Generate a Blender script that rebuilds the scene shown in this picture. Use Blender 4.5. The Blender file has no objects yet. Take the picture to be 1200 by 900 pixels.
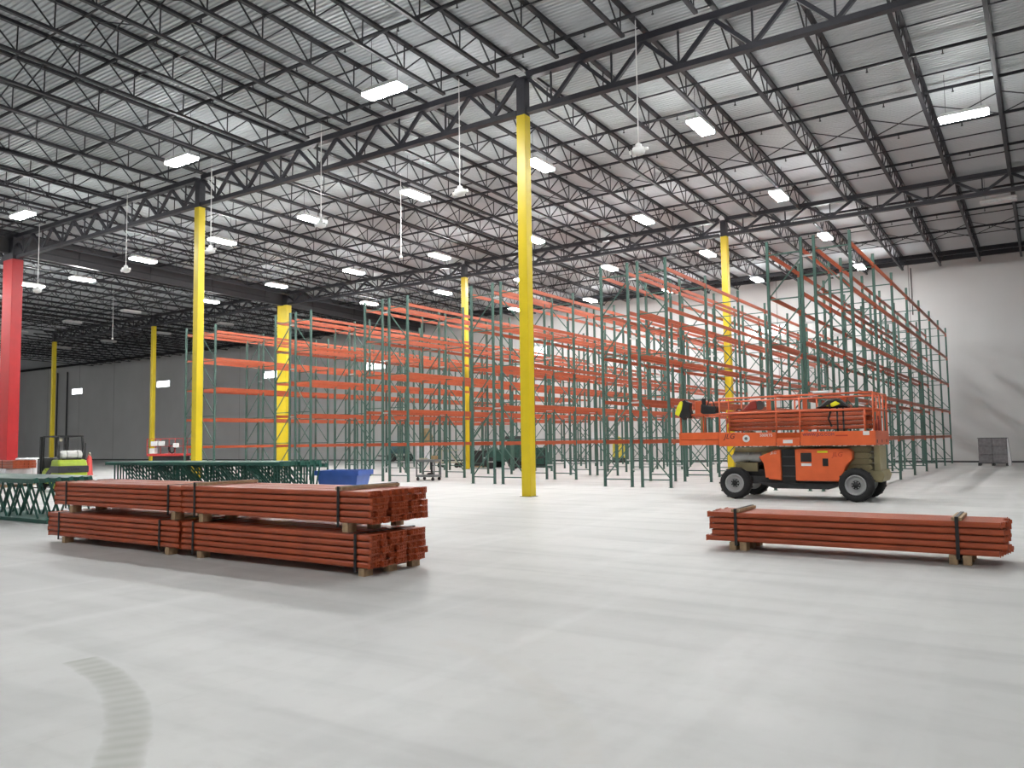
import bpy, bmesh, math, random
from mathutils import Matrix, Vector, Euler

random.seed(7)
sc = bpy.context.scene
COL = sc.collection

# ------------------------------------------------------------------ camera
PITCH, ROLL, YAW, FPX = 0.0710, 0.0140, 0.5900, 935.35
fw = Vector((-math.sin(YAW) * math.cos(PITCH), math.cos(YAW) * math.cos(PITCH), math.sin(PITCH)))
rt = Vector((math.cos(YAW), math.sin(YAW), 0))
up = rt.cross(fw)
r2 = math.cos(ROLL) * rt - math.sin(ROLL) * up
u2 = math.sin(ROLL) * rt + math.cos(ROLL) * up
cd = bpy.data.cameras.new('camera')
cd.sensor_fit = 'HORIZONTAL'
cd.sensor_width = 36.0
cd.lens = FPX / 1200 * 36.0
cd.clip_start = 0.05
cd.clip_end = 400
cam = bpy.data.objects.new('camera', cd)
COL.objects.link(cam)
m = Matrix.Identity(4)
for i in range(3):
    m[i][0], m[i][1], m[i][2] = r2[i], u2[i], -fw[i]
m[0][3], m[1][3], m[2][3] = 0, 0, 1.7
cam.matrix_world = m
sc.camera = cam

# ------------------------------------------------------------------ world, exposure
w = bpy.data.worlds.new('world')
sc.world = w
w.use_nodes = True
w.node_tree.nodes['Background'].inputs[0].default_value = (0.55, 0.6, 0.68, 1)
w.node_tree.nodes['Background'].inputs[1].default_value = 0.3
sc.view_settings.view_transform = 'Standard'
sc.view_settings.look = 'None'
sc.view_settings.gamma = 1.0
sc.view_settings.use_curve_mapping = False
sc.view_settings.exposure = 0.55
LAMP = 150.0        # radiance of the lit lamp diffusers
UPLIGHT = 18.0      # slot on top of the lamps
sc.cycles.max_bounces = 7
sc.cycles.diffuse_bounces = 4

# ------------------------------------------------------------------ materials
MATS = {}


def mat(name, col, rough=0.5, metal=0.0, var=0.12, scale=6.0, bump=0.0, spec=0.5, emit=None, estr=0.0, alpha=None):
    if name in MATS:
        return MATS[name]
    M = bpy.data.materials.new(name)
    M.use_nodes = True
    N, L = M.node_tree.nodes, M.node_tree.links
    b = N['Principled BSDF']
    b.inputs['Roughness'].default_value = rough
    b.inputs['Metallic'].default_value = metal
    b.inputs['Specular IOR Level'].default_value = spec
    if emit:
        b.inputs['Emission Color'].default_value = (*emit, 1)
        b.inputs['Emission Strength'].default_value = estr
    tc = N.new('ShaderNodeTexCoord')
    nz = N.new('ShaderNodeTexNoise')
    nz.inputs['Scale'].default_value = scale
    nz.inputs['Detail'].default_value = 3
    L.new(tc.outputs['Object'], nz.inputs['Vector'])
    rp = N.new('ShaderNodeValToRGB')
    rp.color_ramp.elements[0].position = 0.3
    rp.color_ramp.elements[1].position = 0.75
    rp.color_ramp.elements[0].color = (*[c * (1 - var) for c in col], 1)
    rp.color_ramp.elements[1].color = (*[min(1, c * (1 + var)) for c in col], 1)
    L.new(nz.outputs['Fac'], rp.inputs['Fac'])
    L.new(rp.outputs['Color'], b.inputs['Base Color'])
    if bump:
        bp = N.new('ShaderNodeBump')
        bp.inputs['Strength'].default_value = bump
        bp.inputs['Distance'].default_value = 0.02
        L.new(nz.outputs['Fac'], bp.inputs['Height'])
        L.new(bp.outputs['Normal'], b.inputs['Normal'])
    if alpha is not None:
        b.inputs['Alpha'].default_value = alpha
    MATS[name] = M
    return M


STEEL = mat('roof_steel', (0.020, 0.020, 0.025), 0.55, 0.0, 0.2)
GIRD = mat('girder_steel', (0.032, 0.032, 0.040), 0.5, 0.0, 0.15)
CURT = mat('curtain_steel', (0.045, 0.045, 0.050), 0.5, 0.0, 0.1, 1.5)
YEL = mat('yellow_paint', (0.74, 0.56, 0.014), 0.4, 0, 0.05, 2)
REDP = mat('red_paint', (0.44, 0.012, 0.015), 0.45, 0, 0.08, 2)
ORG = mat('orange_beam', (0.45, 0.090, 0.034), 0.42, 0, 0.12, 3)
ORGB = mat('orange_beam_bundled', (0.44, 0.086, 0.030), 0.36, 0, 0.16, 3)
GRN = mat('rack_green', (0.052, 0.118, 0.096), 0.45, 0, 0.12, 3)
GRN2 = mat('frame_green', (0.020, 0.105, 0.080), 0.4, 0, 0.15, 3)
GALV = mat('galvanised', (0.52, 0.53, 0.53), 0.4, 0.3, 0.1)
WHITE = mat('white_paint', (0.75, 0.75, 0.74), 0.45, 0, 0.04)
WOOD = mat('pale_wood', (0.42, 0.29, 0.17), 0.75, 0, 0.25, 14)
STRAP = mat('black_strap', (0.012, 0.012, 0.013), 0.45, 0, 0.1)
LORG = mat('lift_orange', (0.76, 0.135, 0.036), 0.38, 0, 0.08, 3)
LDORG = mat('lift_rail_orange', (0.66, 0.125, 0.045), 0.42, 0, 0.12, 3)
TAN = mat('lift_tan', (0.33, 0.285, 0.155), 0.5, 0, 0.12, 4)
BLACK = mat('black_plastic', (0.012, 0.012, 0.013), 0.5, 0, 0.2)
DARK = mat('dark_frame', (0.03, 0.03, 0.032), 0.55, 0, 0.2)
RUB = mat('rubber', (0.016, 0.016, 0.017), 0.75, 0, 0.25, 9)
RIM = mat('rim_grey', (0.40, 0.40, 0.40), 0.4, 0.2, 0.1)
CAN = mat('silver_tank', (0.42, 0.42, 0.41), 0.35, 0.5, 0.1)
LIME = mat('lime_paint', (0.42, 0.55, 0.035), 0.4, 0, 0.08)
FGREY = mat('dark_grey_paint', (0.045, 0.045, 0.048), 0.5, 0, 0.1)
TANKW = mat('tank_white', (0.80, 0.79, 0.77), 0.4, 0, 0.06)
BLUE = mat('blue_plastic', (0.055, 0.13, 0.46), 0.4, 0, 0.1, 3)
HIVIS = mat('hivis_yellow', (0.80, 0.78, 0.02), 0.7, 0, 0.1)
CONE = mat('cone_red', (0.62, 0.07, 0.06), 0.6, 0, 0.1)
WRAP = mat('wrapped_grey', (0.22, 0.215, 0.225), 0.25, 0, 0.2, 7)
FILM = mat('film_white', (0.72, 0.72, 0.74), 0.25, 0, 0.1, 5)
TEAL = mat('teal_machine', (0.035, 0.10, 0.125), 0.45, 0, 0.15)
DGRN = mat('dark_green_machine', (0.018, 0.07, 0.052), 0.5, 0, 0.2)
CREAM = mat('cream_paint', (0.50, 0.47, 0.34), 0.5, 0, 0.1)
CARD = mat('cardboard', (0.40, 0.27, 0.14), 0.8, 0, 0.12)
YMACH = mat('machine_yellow', (0.60, 0.52, 0.06), 0.5, 0, 0.1)
CARTG = mat('cart_grey', (0.16, 0.17, 0.17), 0.5, 0, 0.15)
FREDM = mat('far_red', (0.50, 0.045, 0.04), 0.5, 0, 0.1)
WALLR = mat('wall_rust', (0.30, 0.04, 0.03), 0.5)
LAMPON = mat('lamp_lit', (0.9, 0.9, 0.9), 0.4, emit=(0.985, 0.995, 0.985), estr=LAMP)
LAMPUP = mat('lamp_uplight', (0.9, 0.9, 0.9), 0.4, emit=(0.985, 0.995, 0.985), estr=UPLIGHT)
LAMPOFF = mat('lamp_unlit', (0.55, 0.55, 0.56), 0.4)
DAYL = mat('daylight_pane', (0.8, 0.8, 0.8), 0.2, emit=(0.93, 0.97, 1.0), estr=3.0)
PRINTK = mat('print_black', (0.02, 0.012, 0.02), 0.5)
PRINTP = mat('print_purple', (0.10, 0.02, 0.09), 0.5)
PRINTR = mat('print_red', (0.50, 0.05, 0.02), 0.5)
DKSTEEL = mat('dark_steel_plate', (0.10, 0.10, 0.10), 0.4, 0.4)

# deck paint: pale grey
DECK = mat('roof_deck_paint', (0.49, 0.51, 0.53), 0.5, 0.0, 0.06, 0.25)

# wall: painted tilt-up concrete
WALL = mat('wall_paint', (0.56, 0.555, 0.55), 0.75, 0, 0.05, 0.35, 0.03)


def floor_material():
    M = bpy.data.materials.new('concrete_floor')
    M.use_nodes = True
    N, L = M.node_tree.nodes, M.node_tree.links
    b = N['Principled BSDF']
    tc = N.new('ShaderNodeTexCoord')

    def noise(scale, detail=4, stretch=None, dist=0.0):
        n = N.new('ShaderNodeTexNoise')
        n.inputs['Scale'].default_value = scale
        n.inputs['Detail'].default_value = detail
        n.inputs['Distortion'].default_value = dist
        if stretch:
            mp = N.new('ShaderNodeMapping')
            mp.inputs['Scale'].default_value = stretch[:3]
            mp.inputs['Rotation'].default_value = (0, 0, stretch[3])
            L.new(tc.outputs['Object'], mp.inputs['Vector'])
            L.new(mp.outputs['Vector'], n.inputs['Vector'])
        else:
            L.new(tc.outputs['Object'], n.inputs['Vector'])
        return n.outputs['Fac']

    def mth(op, a, bb=None, c=None):
        n = N.new('ShaderNodeMath')
        n.operation = op
        for i, v in enumerate((a, bb, c)):
            if v is None:
                continue
            if isinstance(v, (int, float)):
                n.inputs[i].default_value = v
            else:
                L.new(v, n.inputs[i])
        return n.outputs[0]

    def ramp(fac, p0, c0, p1, c1):
        r = N.new('ShaderNodeValToRGB')
        r.color_ramp.elements[0].position, r.color_ramp.elements[0].color = p0, (*c0, 1)
        r.color_ramp.elements[1].position, r.color_ramp.elements[1].color = p1, (*c1, 1)
        L.new(fac, r.inputs['Fac'])
        return r.outputs['Color']

    def mix(fac, a, bcol, blend='MIX'):
        n = N.new('ShaderNodeMix')
        n.data_type = 'RGBA'
        n.blend_type = blend
        if isinstance(fac, (int, float)):
            n.inputs[0].default_value = fac
        else:
            L.new(fac, n.inputs[0])
        for s, v in ((6, a), (7, bcol)):
            if isinstance(v, tuple):
                n.inputs[s].default_value = (*v, 1)
            else:
                L.new(v, n.inputs[s])
        return n.outputs[2]

    big = ramp(noise(0.22, 5), 0.3, (0.48, 0.48, 0.47), 0.75, (0.625, 0.622, 0.605))
    streak = noise(0.9, 5, (0.25, 2.2, 1, 0.35), 0.6)
    c = mix(mth('MULTIPLY', ramp_f(N, L, streak, 0.48, 0.70), 0.60), big, (0.44, 0.443, 0.435))
    streak2 = noise(0.7, 5, (1.6, 0.22, 1, 0.2), 0.8)
    c = mix(mth('MULTIPLY', ramp_f(N, L, streak2, 0.50, 0.72), 0.45), c, (0.68, 0.675, 0.665))
    fine = noise(5.0, 6)
    c = mix(mth('MULTIPLY', ramp_f(N, L, fine, 0.50, 0.80), 0.28), c, (0.42, 0.415, 0.40))
    # curved tyre track left on the slab: ring sector with cross bands
    sep = N.new('ShaderNodeSeparateXYZ')
    L.new(tc.outputs['Object'], sep.inputs[0])
    for (cx, cy, R, wd, a0, a1, amt, colr) in (
            (-7.19, -1.12, 4.65, 0.14, 0.55, 1.43, 0.72, (0.31, 0.32, 0.275)),
            (-5.2, 1.9, 3.62, 0.13, 0.55, 1.36, 0.22, (0.50, 0.46, 0.40)),
            (-6.9, 3.4, 2.6, 0.12, 0.2, 1.4, 0.13, (0.36, 0.36, 0.36)),
            (-3.3, 9.3, 2.2, 0.12, 0.5, 2.8, 0.12, (0.38, 0.38, 0.38)),
            (-9.0, 3.6, 5.5, 0.12, -0.2, 1.2, 0.12, (0.38, 0.38, 0.37))):
        dx = mth('SUBTRACT', sep.outputs['X'], cx)
        dy = mth('SUBTRACT', sep.outputs['Y'], cy)
        rr = mth('SQRT', mth('ADD', mth('MULTIPLY', dx, dx), mth('MULTIPLY', dy, dy)))
        ang = mth('ARCTAN2', dy, dx)
        d = mth('ABSOLUTE', mth('SUBTRACT', mth('ADD', rr, mth('MULTIPLY', mth('SUBTRACT', fine, 0.5), 0.09)), R))
        ring = mth('SUBTRACT', 1.0, mth('MINIMUM', 1.0, mth('POWER', mth('DIVIDE', d, wd), 4.0)))
        am = mth('MULTIPLY', mth('GREATER_THAN', ang, a0), mth('LESS_THAN', ang, a1))
        bands = mth('ADD', 0.85, mth('MULTIPLY', 0.15, mth('SINE', mth('MULTIPLY', ang, 42.0 * R))))
        wear = mth('ADD', 0.35, mth('MULTIPLY', noise(1.1, 3), 1.1))
        f = mth('MULTIPLY', mth('MULTIPLY', mth('MULTIPLY', ring, am), mth('MULTIPLY', bands, wear)), amt)
        c = mix(f, c, colr)
    # sawn joints
    for axis, per, off in (('X', 8.318, -13.26), ('Y', 9.343, 20.65)):
        v = mth('ABSOLUTE', mth('SUBTRACT', mth('FRACT', mth('ADD', mth('DIVIDE', mth('SUBTRACT', sep.outputs[axis], off), per), 0.5)), 0.5))
        ln = mth('LESS_THAN', mth('MULTIPLY', v, per), 0.006)
        c = mix(mth('MULTIPLY', ln, 0.10), c, (0.3, 0.3, 0.3))
    L.new(c, b.inputs['Base Color'])
    rg = mth('ADD', 0.36, mth('MULTIPLY', streak, 0.25))
    L.new(rg, b.inputs['Roughness'])
    b.inputs['Specular IOR Level'].default_value = 0.35
    return M


def ramp_f(N, L, fac, p0, p1):
    r = N.new('ShaderNodeMapRange')
    r.inputs['From Min'].default_value = p0
    r.inputs['From Max'].default_value = p1
    L.new(fac, r.inputs['Value'])
    return r.outputs['Result']


FLOOR = floor_material()


# ------------------------------------------------------------------ mesh helpers
class MB:
    """collects solid shapes for ONE mesh"""

    def __init__(s):
        s.v, s.f = [], []

    def add(s, vs, fs):
        o = len(s.v)
        s.v += [tuple(v) for v in vs]
        s.f += [[o + i for i in f] for f in fs]
        return s

    def box(s, x0, x1, y0, y1, z0, z1):
        return s.add([(x0, y0, z0), (x1, y0, z0), (x1, y1, z0), (x0, y1, z0), (x0, y0, z1), (x1, y0, z1), (x1, y1, z1), (x0, y1, z1)],
                     [(0, 3, 2, 1), (4, 5, 6, 7), (0, 1, 5, 4), (1, 2, 6, 5), (2, 3, 7, 6), (3, 0, 4, 7)])

    def cbox(s, c, d):
        return s.box(c[0] - d[0] / 2, c[0] + d[0] / 2, c[1] - d[1] / 2, c[1] + d[1] / 2, c[2] - d[2] / 2, c[2] + d[2] / 2)

    def bar(s, p0, p1, w, h=None, upv=(0, 0, 1)):
        h = h or w
        p0, p1 = Vector(p0), Vector(p1)
        d = (p1 - p0).normalized()
        u = Vector(upv)
        if abs(d.dot(u)) > 0.99:
            u = Vector((0, 1, 0))
        a = d.cross(u).normalized() * (w / 2)
        b = a.cross(d).normalized() * (h / 2)
        vs = [p0 - a - b, p0 + a - b, p0 + a + b, p0 - a + b, p1 - a - b, p1 + a - b, p1 + a + b, p1 - a + b]
        return s.add(vs, [(0, 1, 2, 3), (7, 6, 5, 4), (0, 4, 5, 1), (1, 5, 6, 2), (2, 6, 7, 3), (3, 7, 4, 0)])

    def cyl(s, p0, p1, r, n=12, r1=None):
        r1 = r if r1 is None else r1
        p0, p1 = Vector(p0), Vector(p1)
        d = (p1 - p0).normalized()
        u = Vector((0, 0, 1)) if abs(d.z) < 0.9 else Vector((0, 1, 0))
        a = d.cross(u).normalized()
        b = d.cross(a).normalized()
        vs = [p0 + (a * math.cos(2 * math.pi * i / n) + b * math.sin(2 * math.pi * i / n)) * r for i in range(n)]
        vs += [p1 + (a * math.cos(2 * math.pi * i / n) + b * math.sin(2 * math.pi * i / n)) * r1 for i in range(n)]
        fs = [(i, (i + 1) % n, n + (i + 1) % n, n + i) for i in range(n)]
        fs += [tuple(range(n))[::-1], tuple(range(n, 2 * n))]
        return s.add(vs, fs)

    def lathe(s, c, axis, prof, n=20, caps=True):
        """prof: (radius, offset along axis) pairs"""
        c, d = Vector(c), Vector(axis).normalized()
        u = Vector((0, 0, 1)) if abs(d.z) < 0.9 else Vector((0, 1, 0))
        a = d.cross(u).normalized()
        b = d.cross(a).normalized()
        vs, fs = [], []
        for r, t in prof:
            vs += [c + d * t + (a * math.cos(2 * math.pi * i / n) + b * math.sin(2 * math.pi * i / n)) * max(r, 1e-4) for i in range(n)]
        for k in range(len(prof) - 1):
            fs += [(k * n + i, k * n + (i + 1) % n, (k + 1) * n + (i + 1) % n, (k + 1) * n + i) for i in range(n)]
        if caps:
            fs += [tuple(range(n))[::-1], tuple(range((len(prof) - 1) * n, len(prof) * n))]
        return s.add(vs, fs)

    def prism(s, poly, axis, t0, t1):
        """poly: 2D outline; axis 'y' -> (x,z) outline, 'x' -> (y,z), 'z' -> (x,y)"""
        n = len(poly)
        f3 = {'y': lambda p, t: (p[0], t, p[1]), 'x': lambda p, t: (t, p[0], p[1]), 'z': lambda p, t: (p[0], p[1], t)}[axis]
        vs = [f3(p, t0) for p in poly] + [f3(p, t1) for p in poly]
        fs = [(i, (i + 1) % n, n + (i + 1) % n, n + i) for i in range(n)] + [tuple(range(n))[::-1], tuple(range(n, 2 * n))]
        return s.add(vs, fs)

    def tube(s, pts, r, n=6):
        pts = [Vector(p) for p in pts]
        vs, fs = [], []
        for k, p in enumerate(pts):
            d = (pts[min(k + 1, len(pts) - 1)] - pts[max(k - 1, 0)]).normalized()
            u = Vector((0, 0, 1)) if abs(d.z) < 0.95 else Vector((0, 1, 0))
            a = d.cross(u).normalized()
            b = d.cross(a).normalized()
            vs += [p + (a * math.cos(2 * math.pi * i / n) + b * math.sin(2 * math.pi * i / n)) * r for i in range(n)]
        for k in range(len(pts) - 1):
            fs += [(k * n + i, k * n + (i + 1) % n, (k + 1) * n + (i + 1) % n, (k + 1) * n + i) for i in range(n)]
        fs += [tuple(range(n))[::-1], tuple(range((len(pts) - 1) * n, len(pts) * n))]
        return s.add(vs, fs)

    def mesh(s, name, mt, smooth=False, bevel=0.0):
        me = bpy.data.meshes.new(name)
        me.from_pydata(s.v, [], s.f)
        bm = bmesh.new()
        bm.from_mesh(me)
        bmesh.ops.recalc_face_normals(bm, faces=bm.faces)
        if bevel:
            bmesh.ops.bevel(bm, geom=list(bm.edges), offset=bevel, segments=1, affect='EDGES', clamp_overlap=True)
        bm.to_mesh(me)
        bm.free()
        if smooth:
            me.polygons.foreach_set('use_smooth', [len(p.vertices) == 4 for p in me.polygons])
        me.materials.append(mt)
        return me


def ob(name, me, parent=None, loc=(0, 0, 0), rot=(0, 0, 0)):
    o = bpy.data.objects.new(name, me)
    COL.objects.link(o)
    if parent is not None:
        o.parent = parent
    o.location = loc
    o.rotation_euler = rot
    return o


def tag(o, label, cat, group=None):
    o['label'] = label
    o['category'] = cat
    if group:
        o['group'] = group
    return o


def thing(name, label, cat, loc=(0, 0, 0), rot=(0, 0, 0), group=None):
    return tag(ob(name, None, None, loc, rot), label, cat, group)


def struct(name, me, parent=None, loc=(0, 0, 0), rot=(0, 0, 0)):
    o = ob(name, me, parent, loc, rot)
    if parent is None:
        o['kind'] = 'structure'
    return o


def place(template, parent):
    """template: list of (name, mesh, loc, rot, children)"""
    for name, me, loc, rot, kids in template:
        o = ob(name, me, parent, loc, rot)
        for kn, km, kl, kr in kids:
            ob(kn, km, o, kl, kr)


def text_mesh(s, size, mt, ext=0.002, shear=0.0):
    cu = bpy.data.curves.new('lettering', 'FONT')
    cu.body = s
    cu.size = size
    cu.extrude = ext
    cu.shear = shear
    cu.align_x = 'CENTER'
    cu.align_y = 'CENTER'
    cu.resolution_u = 3
    o = bpy.data.objects.new('lettering', cu)
    COL.objects.link(o)
    bpy.context.view_layer.update()
    me = bpy.data.meshes.new_from_object(o.evaluated_get(bpy.context.evaluated_depsgraph_get()))
    bpy.data.objects.remove(o)
    me.materials.clear()
    me.materials.append(mt)
    return me


ORD = ('first second third fourth fifth sixth seventh eighth ninth tenth eleventh twelfth thirteenth fourteenth fifteenth sixteenth '
       'seventeenth eighteenth nineteenth twentieth').split()
ORD += ['twenty-' + o for o in ORD[:9]] + ['thirtieth'] + ['thirty-' + o for o in ORD[:9]] + ['fortieth'] + ['forty-' + o for o in ORD[:9]]

# ------------------------------------------------------------------ building grid (metres)
OX, OY, BX, BY = -13.26, 20.65, 16.636, 18.687
JS = BX / 8
YW = 55.86                     # inner face of the rear wall
XL, XR, YB = -150.0, 22.0, -16.0
SLOPE = 0.0200


def zdeck(y):
    return 13.52 - SLOPE * (y - OY)


# floor, walls, roof deck
struct('floor', MB().box(XL, XR, YB, YW + 0.3, -0.3, 0).mesh('floor', FLOOR))
wr = struct('wall_rear', MB().box(XL, XR, YW, YW + 0.3, 0, zdeck(YW) + 0.1).mesh('wall_rear', WALL))
struct('wall_left', MB().box(XL - 0.3, XL, YB, YW + 0.3, 0, 15).mesh('wall_left', WALL))
struct('wall_right', MB().box(XR, XR + 0.3, YB, YW + 0.3, 0, 15).mesh('wall_right', WALL))
struct('wall_front', MB().box(XL, XR, YB - 0.3, YB, 0, 15).mesh('wall_front', WALL))
struct('baseboard_rear', MB().box(XL, XR, YW - 0.03, YW, 0, 0.10).mesh('baseboard_rear', DARK))
# joints between the tilt-up wall panels
jm = MB().box(-0.03, 0.03, -0.008, 0, 0, 12.6).mesh('panel_joint', mat('joint_sealant', (0.30, 0.295, 0.29), 0.8))
for k in range(15):
    ob('panel_joint', jm, wr, (-6.9 - 8.3 * k, YW, 0))

dv, df = [], []
P = 0.1525
ny = int((YW + 0.3 - YB) / P)
for k in range(ny):
    y = YB + k * P
    for dy, dz in ((0, 0.04), (0.045, 0.04), (0.07, 0), (0.1275, 0)):
        for x in (XL, XR):
            dv.append((x, y + dy, zdeck(y + dy) + dz))
for k in range(len(dv) // 2 - 1):
    df.append((2 * k, 2 * k + 1, 2 * k + 3, 2 * k + 2))
me = bpy.data.meshes.new('ceiling')
me.from_pydata(dv, [], df)
me.materials.append(DECK)
struct('ceiling', me)
struct('trim_1', MB().box(XL, XR, YW - 0.16, YW, zdeck(YW) - 0.30, zdeck(YW) - 0.02).mesh('wall_ledger', STEEL))

# ------------------------------------------------------------------ columns
COLLAB = {
    (0, 0): 'tall yellow steel column in the middle of the picture, nearest to camera',
    (-1, 0): 'tall yellow column left of centre, rising behind the beam bundles',
    (-1, 1): 'yellow column among the racks just left of the central column',
    (0, 1): 'yellow column rising behind the orange scissor lift',
    (-2, 1): 'wide yellow column under the solid dark roof beam, among the left racks',
    (-3, 1): 'dim yellow column beside the distant red lift',
    (-4, 1): 'dim yellow column behind the lime forklift',
    (-2, 0): 'wide red column at the left edge of the picture',
}


def column(i, j, red=False):
    x, y = OX + i * BX, OY + j * BY
    wide = i == -2
    x += {(-1, 1): 0.10, (0, 1): 0.06}.get((i, j), 0)
    sx, sy = (1.06, 0.56) if red else ((1.0, 0.48) if wide else (0.32, 0.32))
    t = thing('steel_column', COLLAB[(i, j)], 'column', (x, y, 0), group='building columns')
    zt = zdeck(y) - 0.45
    ob('painted_shaft', MB().box(-sx / 2, sx / 2, -sy / 2, sy / 2, 0.0, 11.91).mesh('painted_shaft', REDP if red else YEL, bevel=0.012), t)
    ob('unpainted_head', MB().box(-sx / 2 + .01, sx / 2 - .01, -sy / 2 + .01, sy / 2 - .01, 11.91, zt).mesh('unpainted_head', GIRD), t)
    ob('cap_plate', MB().box(-sx / 2 - .06, sx / 2 + .06, -sy / 2 - .06, sy / 2 + .06, zt, zt + 0.03).mesh('cap_plate', GIRD), t)
    ob('base_plate', MB().box(-sx / 2 - .04, sx / 2 + .04, -sy / 2 - .04, sy / 2 + .04, 0, 0.012).mesh('base_plate', DKSTEEL), t)


for (i, j) in COLLAB:
    column(i, j, (i, j) == (-2, 0))

# ------------------------------------------------------------------ joist girders along X
def girder_template(depth):
    """origin at left column centre, z = 0 at top of top chord"""
    T = []
    L_ = BX
    T.append(('top_chord', MB().box(0.2, L_ - 0.2, -0.13, 0.13, -0.20, 0).mesh('girder_top_chord', GIRD), (0, 0, 0), (0, 0, 0), []))
    T.append(('bottom_chord', MB().box(0.2, L_ - 0.2, -0.11, 0.11, -depth, -depth + 0.16).mesh('girder_bottom_chord', GIRD), (0, 0, 0), (0, 0, 0), []))
    zt, zb = -0.18, -depth + 0.12
    dm = {s: MB().bar((0, 0, zt), (s * JS / 2, 0, zb), 0.11, 0.11, (0, 1, 0)).mesh('girder_diagonal', GIRD) for s in (1, -1)}
    vm = MB().bar((0, 0, zt), (0, 0, zb), 0.05, 0.05).mesh('girder_vertical', GIRD)
    for k in range(8):
        T.append(('diagonal', dm[1], (k * JS + (0.2 if k == 0 else 0), 0, 0), (0, 0, 0), []))
        T.append(('diagonal', dm[-1], ((k + 1) * JS - (0.2 if k == 7 else 0), 0, 0), (0, 0, 0), []))
        T.append(('vertical', vm, ((k + 0.5) * JS, 0, 0), (0, 0, 0), []))
    return T


GPOS = {-4: 'far left over the dark area', -3: 'just left of the red column line', -2: 'between the red column and the next yellow column',
        -1: 'between the two tall yellow columns', 0: 'from the central column to the upper right'}
GPOS2 = {-4: 'at the far left over the dark area', -3: 'left of the wide yellow column', -2: 'right of the wide yellow column',
         -1: 'in the middle over the racks', 0: 'at the right above the scissor lift'}
for j, depth, gp in ((0, 1.33, GPOS), (1, 0.98, GPOS2)):
    T = girder_template(depth)
    for i in range(-4, 1):
        y = OY + j * BY
        t = thing('roof_girder', f"dark {'front' if j == 0 else 'rear'} roof girder {gp[i]}", 'girder',
                  (OX + i * BX, y, zdeck(y) - 0.24), group='roof girders')
        place(T, t)

# ------------------------------------------------------------------ open-web joists along Y
ANG = -math.atan(SLOPE)


def joist_template(span, split):
    T = []
    zt, zb = -0.05, -0.87
    e = 1.35
    top = MB().box(-0.065, 0.065, 0.0, span, -0.10, -0.005)
    T.append(('top_chord', top.mesh('joist_top_chord', STEEL), (0, 0, 0), (0, 0, 0), []))
    T.append(('bottom_chord', MB().box(-0.055, 0.055, e, span - e, zb - 0.04, zb + 0.04).mesh('joist_bottom_chord', STEEL), (0, 0, 0), (0, 0, 0), []))
    n = 9
    p = (span - 2 * e - 0.3) / n
    ys = [e + 0.15 + k * p for k in range(n + 1)]
    dd = {s: MB().bar((0, 0, zb), (0, s * p / 2, zt), 0.035, 0.035).mesh('joist_diagonal', STEEL) for s in (1, -1)}
    vv = MB().bar((0, 0, zb), (0, 0, zt), 0.03, 0.03).mesh('joist_vertical', STEEL)
    ends = [MB().bar((0, ys[0], zb), (0, 0.12, zt), 0.04, 0.04).mesh('joist_end_strut', STEEL),
            MB().bar((0, ys[-1], zb), (0, span - 0.12, zt), 0.04, 0.04).mesh('joist_end_strut', STEEL)]
    if split:
        for k, y in enumerate(ys):
            if k > 0:
                T.append(('web_diagonal', dd[-1], (0, y, 0), (0, 0, 0), []))
            if k < n:
                T.append(('web_diagonal', dd[1], (0, y, 0), (0, 0, 0), []))
            T.append(('web_vertical', vv, (0, y, 0), (0, 0, 0), []))
        for e_ in ends:
            T.append(('end_strut', e_, (0, 0, 0), (0, 0, 0), []))
    else:
        w_ = MB()
        for k, y in enumerate(ys):
            if k > 0:
                w_.bar((0, y, zb), (0, y - p / 2, zt), 0.035)
            if k < n:
                w_.bar((0, y, zb), (0, y + p / 2, zt), 0.035)
            w_.bar((0, y, zb), (0, y, zt), 0.03)
        w_.bar((0, ys[0], zb), (0, 0.12, zt), 0.04)
        w_.bar((0, ys[-1], zb), (0, span - 0.12, zt), 0.04)
        T.append(('web', w_.mesh('joist_web', STEEL), (0, 0, 0), (0, 0, 0), []))
    return T


BAYS = [(OY - BY, BY, 'front bay', -17, 4), (OY, BY, 'middle bay', -30, 7), (OY + BY, YW - OY - BY - 0.05, 'rear bay', -42, 7)]
for y0, span, bay, k0, k1 in BAYS:
    TS = joist_template(span, True)
    TJ = joist_template(span, False)
    for k in range(k0, k1 + 1):
        side = 'right' if k > 0 else 'left'
        lab = (f'dark open-web roof joist of the {bay}, {ORD[abs(k) - 1]} to the {side} of the central column' if k
               else f'dark open-web roof joist of the {bay}, on the line of the central column')
        t = thing('roof_joist', lab, 'joist', (OX + k * JS, y0, zdeck(y0)), (ANG, 0, 0), 'roof joists')
        near = (bay == 'front bay' and k > -16) or (bay == 'middle bay' and k > -13) or (bay == 'rear bay' and k > -1)
        place(TS if near else TJ, t)
        if not near:
            t.children[-1]['kind'] = 'stuff'

# solid draft curtain beam on the red column's line
cx = OX - 2 * BX
t = thing('draft_curtain', 'deep solid dark grey roof beam running back from the red column', 'roof beam', (cx, OY - BY, zdeck(OY - BY)), (ANG, 0, 0))
for y in range(12):
    ob('curtain_panel', MB().box(-0.05, 0.05, y * 4.45 + .02, y * 4.45 + 4.43, -1.22, -0.12).mesh('curtain_panel', CURT), t)
    if y:
        ob('seam_cover', MB().box(-0.075, 0.075, y * 4.45 - .04, y * 4.45 + .04, -0.95, -0.35).mesh('seam_cover', STEEL), t)
ob('bottom_flange', MB().box(-0.16, 0.16, 0, 53.2, -1.27, -1.22).mesh('bottom_flange', CURT), t)

# bridging rods, sprinkler pipes and cross bridging: run along X
def yz(y, dz):
    return (0, y, zdeck(y) - dz)


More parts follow.
